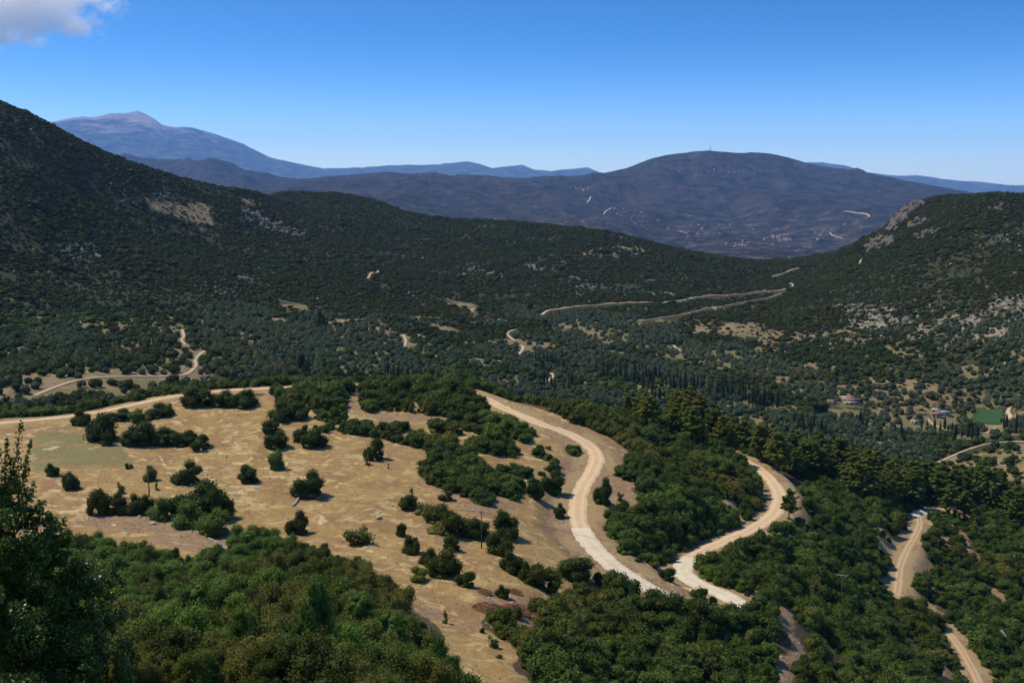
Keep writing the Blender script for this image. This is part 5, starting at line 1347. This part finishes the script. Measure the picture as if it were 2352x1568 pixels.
# ------------------------------------------------------------------ stones
def rock_mesh(seed, flat=0.7):
    g = np.random.default_rng(seed); v, f = ico()
    v = v * (1 + 0.28 * g.uniform(-1, 1, (len(v), 1))) * np.array([1, g.uniform(0.6, 1), flat]) * 0.5
    for k in range(5):                                            # break flat faces into it
        nrm = unit(g.normal(size=3)); d = v @ nrm; lim = g.uniform(0.26, 0.38); v = v - np.clip(d - lim, 0, None)[:, None] * nrm
    return mesh_from('rock', v + (0, 0, 0.25 * flat), f, ['stone'])
P['rock'] = [rock_mesh(300 + k, 0.55 + 0.1 * (k % 4)) for k in range(6)]
ROCKS = [(548,944,'pale flat boulder on the far grass of the clearing',2.2),(519,1049,'white boulder alone in the middle of the clearing',1.8),(475,1091,'white stone right of the leaning oak',1.2),(870,1190,'round pale boulder on the slope left of the second pole',2.4),(1153,1199,'white boulder behind the second pole',2.2),(843,1258,'white stone below the sparse scrub patch',1.5),(320,1187,'pale boulder below the hedge',2.0),(352,1203,'flat pale boulder in the stony strip below the hedge',2.4),(1175,1390,'white rock in the brush pile',2.4),(932,1258,'white stone at the top of the bush chain',1.4),(1030,1318,'white stone on the terrace below the bush chain',1.6),(590,1123,'white stone heap below the lone dark oak bush',1.8),(1960,1425,'grey boulder among the maquis right of the third pole',3.0),(1985,1432,'pale rock among the maquis near the foot of the rutted track',3.2),(2300,1470,'large grey rock in the maquis above the lower track',5.0),(2310,1445,'jagged grey rock above the large grey rock',3.6),(1470,1470,'grey rock in the thicket below the hairpin',2.6),(1440,1500,'pale rock low in the thicket below the hairpin',2.6),(1505,1475,'small pale rock in the thicket below the hairpin',2.0)]
for k, (pu, pv, lab, sz) in enumerate(ROCKS):
    p = ground_at(pu, pv, rmin=140); lift = sz * 0.9 if pv > 1400 and pu > 1400 else 0
    o = obj('rock', P['rock'][k % 6], loc=tuple(p + np.array([0, 0, -0.1 * sz]))); o.scale = (sz * 0.8, sz * 0.7, sz * (0.7 if not lift else 1.3)); o.rotation_euler = (0, 0, k * 1.7); tag(o, lab, 'rock')
RUB = [[(200,1015),(260,1010),(290,1030),(230,1038)],[(95,1085),(125,1088),(130,1098),(100,1096)],[(310,1090),(345,1095),(340,1108),(315,1102)],[(675,1015),(700,1018),(700,1030),(680,1030)],[(740,1128),(800,1135),(800,1150),(745,1145)],
       [(150,1182),(420,1180),(540,1200),(560,1240),(520,1280),(430,1262),(300,1225),(140,1205)],[(700,930),(740,945),(735,975),(700,960)],[(965,1075),(1000,1070),(985,1110),(960,1100)],[(910,1170),(960,1190),(950,1215),(900,1195)],[(930,1240),(960,1290),(940,1300),(920,1260)],
       [(1140,1290),(1220,1320),(1200,1350),(1130,1320)],[(1290,1300),(1340,1330),(1300,1340)],[(920,1330),(1000,1345),(1060,1370),(1000,1370)],[(1280,1140),(1310,1150),(1320,1230),(1290,1200)],[(1400,1105),(1480,1105),(1465,1140),(1440,1170)],[(1120,1400),(1170,1480),(1130,1470),(1080,1420)],
       [(1780,1385),(1820,1395),(1832,1440),(1836,1490),(1815,1530),(1772,1500)],[(1640,1255),(1700,1230),(1790,1190),(1800,1205),(1720,1250),(1660,1280)],[(1560,1285),(1620,1245),(1740,1170),(1750,1185),(1640,1255)],[(2040,1240),(2075,1260),(2060,1380),(2035,1380)],[(2090,1290),(2130,1310),(2140,1350),(2100,1340)],[(2240,1330),(2300,1350),(2320,1390),(2260,1370)]]
x, y = jgrid(150, 430, 1.0, 1.3, 0.46, 41)
ug, vg, _ = project(x, y, ground_z(x, y)); g = np.random.default_rng(43)
inr = in_any(ug + 12 * fbm(x / 6, y / 6, 3, 44), vg + 6 * fbm(x / 6 + 9, y / 6, 3, 45), RUB); inc = in_poly(ug, vg, CLEAR)
keep = (g.uniform(size=len(x)) < np.where(inr, 0.42, np.where((road_dist(x, y) < 6.5) & (ug > 1250), 0.16, np.where(inc, 0.025, 0.0)))) & (road_dist(x, y) > 3.1)
x, y = x[keep], y[keep]; sz = 0.18 + 0.6 * g.uniform(size=len(x)) ** 5; z = ground_z(x, y)
scatter('rubble', np.stack([x, y, z - 0.08 * sz], 1), g.uniform(0, 6.28, len(x)), np.stack([sz, sz, sz * 0.8], 1), g.integers(0, 6, len(x)), P['rock'])
# dry stone walls
for (line, lab) in (([(690,1136),(684,1148),(672,1162)], 'short dry stone wall of white stones running down from the largest single oak'), ([(480,1240),(500,1250),(520,1262)], 'line of white stones along the terrace edge below the large clump')):
    q = spline([ground_at(*p, rmin=150) for p in line], 0.55); e = empty('stone_wall', tuple(q[0])); tag(e, lab, 'stone wall')
    for k, p in enumerate(q):
        for lv in range(2):
            o = obj('stone', P['rock'][(k + lv) % 6], e, loc=(p[0] - q[0][0] + 0.2 * (lv - 0.5), p[1] - q[0][1], float(ground_z(p[0], p[1])) - q[0][2] - 0.05 + 0.32 * lv)); o.scale = (0.75, 0.65, 0.6); o.rotation_euler = (0, 0, k * 2.1 + lv)
# dry tufts in the grass
def tuft(seed):
    g = np.random.default_rng(seed); m = 26; a = g.uniform(0, 6.28, m); d = np.stack([np.cos(a) * 0.6, np.sin(a) * 0.6, np.ones(m)], 1); L = Leaves()
    L.quads(*cards(g, unit(d) * g.uniform(0.2, 0.6, (m, 1)), np.stack([np.cos(a), np.sin(a), 0.4 + 0 * a], 1), 0.8, 0.16, along=d)); return L
M['strawtuft'] = mat_leaf('dry_grass', (0.24, 0.17, 0.075), (0.36, 0.27, 0.13)); M['weed'] = mat_leaf('grey_weed', (0.08, 0.085, 0.03), (0.15, 0.14, 0.06))
tm = [tuft(k).mesh('tuft', ['strawtuft']) for k in range(3)] + [tuft(9 + k).mesh('tuft', ['weed']) for k in range(2)]
x, y = jgrid(150, 430, 0.95, 1.25, 0.46, 47); ug, vg, _ = project(x, y, ground_z(x, y)); g = np.random.default_rng(48)
dens = fbm(x / 18, y / 18, 3, 49); rdx = road_dist(x, y)
keep = (in_poly(ug, vg, CLEAR) & (g.uniform(size=len(x)) < 0.35 + 0.45 * dens) & (rdx > 3.0)) | ((rdx > 3.0) & (rdx < 7.5) & (g.uniform(size=len(x)) < 0.4) & (vg < 1380))
x, y, dens, ug, vg = x[keep], y[keep], dens[keep], ug[keep], vg[keep]; sz = 0.12 + 0.28 * g.uniform(size=len(x)) ** 2; 
pid = np.where(g.uniform(size=len(x)) < np.where(in_poly(ug, vg, GREENISH), 0.3, 0.03), g.integers(3, 5, len(x)), g.integers(0, 3, len(x)))
scatter('dry_grass', np.stack([x, y, ground_z(x, y) - 0.02], 1), g.uniform(0, 6.28, len(x)), np.stack([sz, sz, sz * 0.75], 1), pid, tm)

# ------------------------------------------------------------------ heaps of cut brush
def brush(seed):
    g = np.random.default_rng(seed); b = MB()
    for k in range(150):
        a = g.uniform(0, 6.28); rr = 0.5 * math.sqrt(g.uniform()); c = np.array([rr * math.cos(a), rr * math.sin(a), 0.04 + 0.3 * (1 - (rr / 0.5) ** 2) * g.uniform()])
        d = unit(np.array([g.normal(), g.normal(), 0.25 * g.normal()])) * g.uniform(0.10, 0.26)
        b.tube([c - d, c + (0, 0, 0.02), c + d], [0.009, 0.007, 0.002], 3)
    return b
M['deadleaf'] = mat_leaf('dead_leaves', (0.10, 0.045, 0.022), (0.21, 0.11, 0.055), trans=0.1)
def dead_leaf(seed):
    g = np.random.default_rng(seed); m = 420; a = g.uniform(0, 6.28, m); rr = 0.48 * np.sqrt(g.uniform(size=m)); z = 0.03 + 0.33 * (1 - (rr / 0.5) ** 2) * g.uniform(0.3, 1.05, m)
    L = Leaves(); L.quads(*cards(g, np.stack([rr * np.cos(a), rr * np.sin(a), z], 1), rand_dirs(g, m) + (0, 0, 0.8), 0.075, 0.045)); return L.mesh('dead_leaves', ['deadleaf'])
bm_ = [brush(k).mesh('twigs', ['dead']) for k in range(3)]; dl_ = [dead_leaf(k) for k in range(3)]
for k, (pu, pv, wpx, hm2, lab) in enumerate(((1115,1400,80,1.6,'reddish heap of cut branches at the left end of the brush heaps'),(1175,1405,90,1.7,'reddish heap of cut branches in the middle of the brush heaps'),(1240,1428,90,1.8,'reddish heap of cut branches below the middle brush heap'),(1290,1400,70,1.4,'low heap of dead branches at the right end of the brush heaps'),(1112,1362,44,1.0,'small heap of dead twigs below the bush chain'),(1385,1375,90,1.5,'reddish brush heap against the edge of the hairpin thicket'),(1345,1372,60,1.2,'small reddish brush heap left of the one at the hairpin thicket'),(1180,1360,40,0.9,'small twig heap below the row of bushes'))):
    p = ground_at(pu, pv, rmin=140); wm = wpx * float(project(*p)[2]) / HF
    e = empty('brush_pile', tuple(p), k * 1.3, (wm, wm * 0.8, hm2 * 2.4)); tag(e, lab, 'brush pile'); obj('twigs', bm_[k % 3], e); obj('dead_leaves', dl_[k % 3], e)

# ------------------------------------------------------------------ the heap of pale gravel at the end of the rutted track
p = ground_at(2116, 1186, rmin=300)
e = empty('gravel_heap', tuple(p + np.array([0.5, 3.0, 0.0]))); tag(e, 'pale gravel heap at the far end of the rutted track under the pines', 'gravel heap')
n_ = 26; aa, bb = np.meshgrid(np.linspace(-1, 1, n_), np.linspace(-1, 1, n_)); rr = np.hypot(aa, bb)
hz = np.clip(1 - rr, 0, 1) ** 0.85 * 2.6 + 0.25 * fbm(aa * 3, bb * 3, 3, 7) * (rr < 0.95) - 0.5 * (rr >= 1) - 0.05
obj('mound', mesh_from('mound', np.stack([aa * 3.8, bb * 3.2, hz * 0.8], -1).reshape(-1, 3), quads(n_, n_), ['gravel'], smooth=False), e)

# ------------------------------------------------------------------ rocky outcrops on the hills
P['cliff'] = []
for k in range(6):
    m_ = rock_mesh(320 + k, 0.8).copy(); m_.materials.clear(); m_.materials.append(M['cliff']); P['cliff'].append(m_)
def outcrop(name, poly, m, sz, lab, seed, tall=1.0, rmin=900, cat='outcrop'):
    g = np.random.default_rng(seed); us = [q[0] for q in poly]; vs_ = [q[1] for q in poly]; done = 0; e = None
    while done < m:
        a, b = g.uniform(min(us), max(us)), g.uniform(min(vs_), max(vs_))
        if not in_poly(np.array([a]), np.array([b]), poly)[0]: continue
        p = ground_at(a, b, rmin=rmin)
        if e is None: e = empty(name, tuple(p)); tag(e, lab, cat); p00 = p
        o = obj('rock', P['cliff'][done % 6], e, loc=tuple(p - p00)); s_ = sz * g.uniform(0.5, 1.25); o.scale = (s_, s_ * g.uniform(0.6, 1), s_ * tall * g.uniform(0.7, 1.2)); o.rotation_euler = (g.normal() * 0.15, g.normal() * 0.15, g.uniform(0, 6.28)); done += 1
outcrop('rock_outcrop', [(552,478),(570,480),(620,505),(650,520),(705,535),(708,545),(680,548),(640,540),(600,525),(565,508)], 90, 11, 'pale limestone outcrop on the middle hill, the largest of the rocky patches', 1, 0.9)
outcrop('cliff', [(2040,528),(2050,508),(2075,482),(2120,462),(2125,475),(2095,490),(2080,510),(2055,535)], 70, 14, 'pale limestone cliff on the skyline shoulder of the right-hand hill', 2, 1.1)
outcrop('cliff', [(2090,515),(2115,505),(2130,510),(2110,520),(2085,528)], 22, 10, 'small pale cliff band below the skyline cliff of the right-hand hill', 3)
outcrop('cliff', [(1982,575),(2000,560),(2030,545),(2050,552),(2050,565),(2015,575),(2000,585)], 50, 12, 'pale limestone crags above the saddle on the right-hand hill', 4, 1.1)
outcrop('rock_outcrop', [(2100,540),(2160,530),(2160,545),(2110,550)], 20, 9, 'pale rock band beside the crags of the right-hand hill', 5)
outcrop('rock_outcrop', [(2270,482),(2300,478),(2305,484),(2275,488)], 10, 9, 'pale rock knob near the top of the right-hand hill', 6)
outcrop('rock_outcrop', [(1650,580),(1680,578),(1712,586),(1700,592),(1660,588)], 16, 8, 'dark crag on the crest of the middle hill', 7)
outcrop('rock_outcrop', [(350,448),(385,442),(400,455),(360,462)], 16, 7, 'pale rocks on the slope of the dark left hill', 8)
outcrop('rock_outcrop', [(430,648),(500,640),(560,660),(540,690),(470,680)], 40, 5, 'scattered pale rocks low on the dark left hill', 9)
outcrop('rock_outcrop', [(120,555),(200,590),(210,612),(140,590)], 26, 5, 'scattered pale rocks on the left side of the dark left hill', 10)
outcrop('rock_outcrop', [(1330,650),(1420,655),(1500,668),(1500,682),(1380,675)], 40, 4.5, 'scattered pale rocks above the far hillside road', 11)
outcrop('rock_outcrop', [(2120,735),(2352,740),(2352,830),(2230,830),(2120,790)], 110, 4.2, 'scattered pale rocks over the lower right-hand hill', 12)
outcrop('rock_outcrop', [(1930,650),(2120,680),(2100,740),(1930,700)], 50, 4.2, 'scattered pale rocks right of the far hillside road', 13)

M['palestone'] = mat_plain('hill_limestone', (0.26, 0.23, 0.19), 0.95, 0.4, 0.3)
ps_ = []
for k in range(4):
    m_ = rock_mesh(340 + k, 0.7).copy(); m_.materials.clear(); m_.materials.append(M['palestone']); ps_.append(m_)
x, y = jgrid(800, 2500, 7.0, 12.0, 0.47, 51); z = ground_z(x, y); ug, vg, _ = project(x, y, z); g = np.random.default_rng(52)
pn = fbm(x / 55, y / 55, 4, 53) + 0.5 * fbm(x / 240, y / 240, 2, 57)
keep = seen(x, y, z + 2, 0.0) & (g.uniform(size=len(x)) < np.where(pn > 0.52, 0.5, np.where(pn > 0.34, 0.08, 0.008))) & (vg < 860)
x, y, z = x[keep], y[keep], z[keep]; sz = g.uniform(2.0, 5.0, len(x))
scatter('hill_stones', np.stack([x, y, z - 0.1 * sz], 1), g.uniform(0, 6.28, len(x)), np.stack([sz, sz * 0.8, sz * 0.9], 1), g.integers(0, 4, len(x)), ps_)
print('hill stones', len(x))

# ------------------------------------------------------------------ houses
def house(name, u, v, w, d, h, rot, roof, lab, cat='house', rise=1.6):
    p = ground_at(u, v, rmin=565); th = math.atan2(p[0], p[1]); zmin = min(float(ground_z(p[0] + a, p[1] + b)) for a in (-w / 2, w / 2) for b in (-d / 2, d / 2))
    e = empty(name, (p[0], p[1], zmin - 0.3), -th + rot); tag(e, lab, cat)
    wall = obj('wall', MB().box((-w / 2, -d / 2, 0), (w / 2, d / 2, h + 0.6)).mesh('wall', ['wall']), e)
    o = 0.4; H = h + 0.6
    b = MB().add([(-w/2-o,-d/2-o,H-0.1),(w/2+o,-d/2-o,H-0.1),(w/2+o,d/2+o,H-0.1),(-w/2-o,d/2+o,H-0.1),(-w/2-o*0.6,0,H+rise),(w/2+o*0.6,0,H+rise)], [(0,1,5,4),(2,3,4,5),(1,2,5),(3,0,4),(0,3,2,1)])
    obj('roof', b.mesh('roof', [roof]), e)
    k = max(2, int(w / 3))
    for i in range(k):
        cx = -w / 2 + (i + 0.5) * w / k
        if i == k // 2: obj('door', MB().box((cx - 0.5, -d / 2 - 0.05, 0.6), (cx + 0.5, -d / 2 + 0.05, 2.7)).mesh('door', ['wood']), wall)
        else: obj('window', MB().box((cx - 0.5, -d / 2 - 0.05, 1.5), (cx + 0.5, -d / 2 + 0.05, 2.6)).mesh('window', ['glass']), wall)
    return e
house('farmhouse', 1955, 928, 11, 6, 3.2, 0.15, 'tile', 'farmhouse with an orange tiled roof beside the dark spreading pine')
house('farm_shed', 1945, 919, 8, 4, 2.6, 0.1, 'tilegrey', 'pale roofed farm building behind the orange roofed farmhouse', 'building', 0.8)
house('farm_shed', 1911, 926, 7, 4, 2.4, 0.2, 'tile', 'low whitewashed shed left of the orange roofed farmhouse', 'building', 0.8)
house('farmhouse', 2166, 952, 10, 5, 2.8, -0.1, 'tilegrey', 'long white farmhouse with a pale roof left of the green field', 'house', 0.9)
house('farm_shed', 2150, 947, 6, 4, 2.6, -0.1, 'tilegrey', 'pale shed behind the long white farmhouse', 'building', 0.8)
house('farm_shed', 2151, 957, 6.5, 4.5, 2.4, -0.1, 'tile', 'brown roofed shed in front of the long white farmhouse', 'building', 1.0)
house('farm_shed', 2100, 973, 5, 3.5, 2.3, 0.0, 'tilegrey', 'small grey roofed hut below the long white farmhouse', 'building', 0.7)
house('farm_shed', 470, 872, 6, 4, 2.2, 0.2, 'tile', 'low shed with a red roof where the left valley track ends', 'building', 0.8)
house('farm_shed', 1455, 578, 14, 7, 3.0, 0.1, 'tilegrey', 'pale farm building on the tan field of the middle hill', 'building', 1.0)
# a parked car beside the red shed
p = ground_at(482, 875, rmin=565); e = empty('parked_car', tuple(p), 0.4); tag(e, 'small blue car parked beside the red roofed shed', 'car')
body = MB().box((-2.0, -0.8, 0.35), (2.0, 0.8, 0.9)); body.add([(-1.3,-0.78,0.9),(1.1,-0.78,0.9),(1.1,0.78,0.9),(-1.3,0.78,0.9),(-0.9,-0.65,1.45),(0.6,-0.65,1.45),(0.6,0.65,1.45),(-0.9,0.65,1.45)], [(0,1,5,4),(1,2,6,5),(2,3,7,6),(3,0,4,7),(4,5,6,7)])
obj('body', body.mesh('body', ['blue']), e)
obj('window', MB().box((-0.85, -0.80, 0.95), (0.75, -0.70, 1.35)).mesh('window', ['glass']), e)
wl_ = MB().tube([(0, -0.1, 0), (0, 0.1, 0)], 0.33, 10).mesh('wheel', ['rubber'])
for sx in (-1.25, 1.25):
    for sy in (-0.75, 0.75): obj('wheel', wl_, e, loc=(sx, sy, 0.33))
# the green field
q = [ground_at(*c, rmin=565) for c in ((2229,963),(2299,975),(2304,940),(2244,936))]
n_ = 24; s_, t_ = np.meshgrid(np.linspace(0, 1, n_), np.linspace(0, 1, n_))
fx = (q[0][0] * (1 - s_) + q[1][0] * s_) * (1 - t_) + (q[3][0] * (1 - s_) + q[2][0] * s_) * t_; fy = (q[0][1] * (1 - s_) + q[1][1] * s_) * (1 - t_) + (q[3][1] * (1 - s_) + q[2][1] * s_) * t_
fz = ground_z(fx, fy) + 0.5 + 0.25 * (np.arange(n_)[None, :] % 2)
tag(obj('field', mesh_from('field', np.stack([fx, fy, fz], -1).reshape(-1, 3), quads(n_, n_), ['crop'], smooth=True)), kind='structure')

# ------------------------------------------------------------------ the far mountain: roads, hamlets, mast
for pts, wd in (([(1349,467),(1354,460),(1357,453)], 16), ([(1386,494),(1393,486),(1400,482),(1414,479)], 14), ([(1936,487),(1962,490),(1990,494),(1996,500)], 18), ([(1905,536),(1912,543),(1935,550)], 14), ([(1320,432),(1340,434)], 14), ([(1862,600),(1890,601)], 18), ([(1560,533),(1580,539)], 16), ([(1135,503),(1143,508)], 16)):
    q = spline([ground_at(*c, rmin=3350) for c in pts], 30); ribbon('mountain_road', q, wd * 0.7, 'path', lift=6.0, drape=True, rough=0.6, na=3)
vh = MB().box((-6, -4, 0), (6, 4, 7), 0); vh.add([(-6.5,-4.5,7),(6.5,-4.5,7),(6.5,4.5,7),(-6.5,4.5,7),(-6.3,0,10),(6.3,0,10)], [(0,1,5,4),(2,3,4,5),(1,2,5),(3,0,4)], 1)
vhm = vh.mesh('house', ['wall', 'tile']); g = np.random.default_rng(61)
for (u0, v0, su, sv, m, lab) in ((1784,548,16,5,16,'tiny white village house in the main village at the foot of the far mountain'),(1810,553,8,2,7,'tiny white house in the hamlet right of the main village'),(1700,562,14,5,10,'tiny white house in the hamlet left of the main village'),(1880,594,26,4,16,'tiny white house on the valley floor seen through the saddle'),(1345,436,18,3,6,'tiny white house on the shoulder left of the far mountain'),(1600,392,30,3,4,'tiny white house high on the far mountain under the mast'),(1690,398,14,2,5,'tiny white house high on the far mountain right of the mast'),(1900,540,30,8,8,'tiny white house in the terraces below the right flank of the far mountain'),(1430,500,60,8,10,'tiny white house on the near foot of the far mountain'),(1620,535,60,14,10,'tiny white house scattered over the terraces of the far mountain')):
    for k in range(m):
        p = ground_at(u0 + g.normal() * su, v0 + g.normal() * sv, rmin=3350); o = obj('house', vhm, loc=tuple(p - np.array([0, 0, 1.5]))); o.rotation_euler = (0, 0, g.uniform(-0.6, 0.6)); s_ = g.uniform(0.7, 1.35); o.scale = (s_, s_, s_)
        tag(o, lab, 'house', 'far ' + lab[5:].split(' in ')[0] + 's: ' + lab[-24:])
i_ = int(np.searchsorted(RR, 11300)); j_ = int(np.argmin(abs(TH - float(ray(1631, 346)[0])))); k_ = i_ + int(np.argmax(TT[i_:int(np.searchsorted(RR, 13600)), j_]))
mp_ = np.array([GX[k_, j_], GY[k_, j_], GZ[k_, j_]]); e = empty('antenna_mast', tuple(mp_ - np.array([0, 0, 3])), 0.0, (1.5, 1.5, 1.5)); tag(e, 'thin lattice antenna mast on the summit of the far mountain', 'mast')
for a, b in ((-1, -1), (1, -1), (1, 1), (-1, 1)): obj('leg', MB().tube([(a * 2.6, b * 2.6, 0), (a * 1.0, b * 1.0, 40)], [0.9, 0.8], 5).mesh('leg', ['metal']), e)
for k in range(7):
    z0, w0 = 4 + k * 5.2, 2.6 - 1.6 * (4 + k * 5.2) / 40
    obj('brace', MB().tube([(-w0, -w0, z0), (w0, -w0, z0 + 4)], 0.25, 4).tube([(w0, -w0, z0), (w0, w0, z0 + 4)], 0.25, 4).tube([(w0, w0, z0), (-w0, w0, z0 + 4)], 0.25, 4).tube([(-w0, w0, z0), (-w0, -w0, z0 + 4)], 0.25, 4).mesh('brace', ['metal']), e)
obj('aerial', MB().tube([(0, 0, 38), (0, 0, 52)], [0.45, 0.2], 5).mesh('aerial', ['metal']), e)

# ------------------------------------------------------------------ the cloud, above the haze
def cloud():
    rc = 19000.0; th, t = ray(20, 8); c = np.array([rc * math.sin(float(th)), rc * math.cos(float(th)), CZ + float(t) * rc])
    n_ = 24; g = np.random.default_rng(3); V = []; F = []
    for i in range(n_ + 1):
        ph = math.pi * i / n_
        for j in range(2 * n_): a = math.pi * j / n_; V.append((math.sin(ph) * math.cos(a), math.sin(ph) * math.sin(a), math.cos(ph)))
    F = [(i * 2 * n_ + j, i * 2 * n_ + (j + 1) % (2 * n_), (i + 1) * 2 * n_ + (j + 1) % (2 * n_), (i + 1) * 2 * n_ + j) for i in range(n_) for j in range(2 * n_)]
    m = bpy.data.materials.new('cloud'); m.use_nodes = True; nt = m.node_tree; nt.nodes.clear()
    out = nt.nodes.new('ShaderNodeOutputMaterial'); vol = nt.nodes.new('ShaderNodeVolumePrincipled')
    tc = nt.nodes.new('ShaderNodeTexCoord'); ln = N(nt, 'ShaderNodeVectorMath', operation='LENGTH'); nt.links.new(tc.outputs['Object'], ln.inputs[0])
    mp2 = N(nt, 'ShaderNodeMapping'); mp2.inputs['Scale'].default_value = (2.6, 1.6, 1.5); nt.links.new(tc.outputs['Object'], mp2.inputs['Vector'])
    nz = noise(nt, 1.35, 6, 0.58, mp2.outputs[0], 0.3)
    f = math_(nt, 'SUBTRACT', math_(nt, 'ADD', math_(nt, 'MULTIPLY', math_(nt, 'SUBTRACT', nz, 0.5), 2.2), 0.74), ln.outputs['Value'])
    d = math_(nt, 'MULTIPLY', ramp(nt, f, 0.0, 0.32), 0.0048)
    nt.links.new(d, vol.inputs['Density']); vol.inputs['Color'].default_value = (1, 0.985, 0.97, 1); vol.inputs['Anisotropy'].default_value = 0.1
    nt.links.new(vol.outputs[0], out.inputs['Volume'])
    me = mesh_from('cloud', np.array(V), np.array(F)[:, ::-1], [m]); o = obj('cloud', me, loc=tuple(c)); o.scale = (1800, 800, 760); o.rotation_euler = (0, 0, -float(th))
    tag(o, 'white and grey cloud drifting over the far mountains', 'cloud')
cloud()
# ------------------------------------------------------------------ the air between: one even box of haze round the place
_z0 = float(GZ.min()) - 1.5; _z1 = float(GZ.max()) + 40
hb = MB().box((-48000, -2500, _z0), (48000, 48000, _z1)).mesh('haze', [])
hm = bpy.data.materials.new('haze'); hm.use_nodes = True; hm.node_tree.nodes.clear()
_o = hm.node_tree.nodes.new('ShaderNodeOutputMaterial'); _v = hm.node_tree.nodes.new('ShaderNodeVolumePrincipled')
_v.inputs['Color'].default_value = (0.25, 0.50, 1.0, 1); _v.inputs['Density'].default_value = 2.1e-5; _v.inputs['Anisotropy'].default_value = 0.0
hm.node_tree.links.new(_v.outputs[0], _o.inputs['Volume'])
hb.materials.append(hm)
tag(obj('haze', hb), kind='stuff')
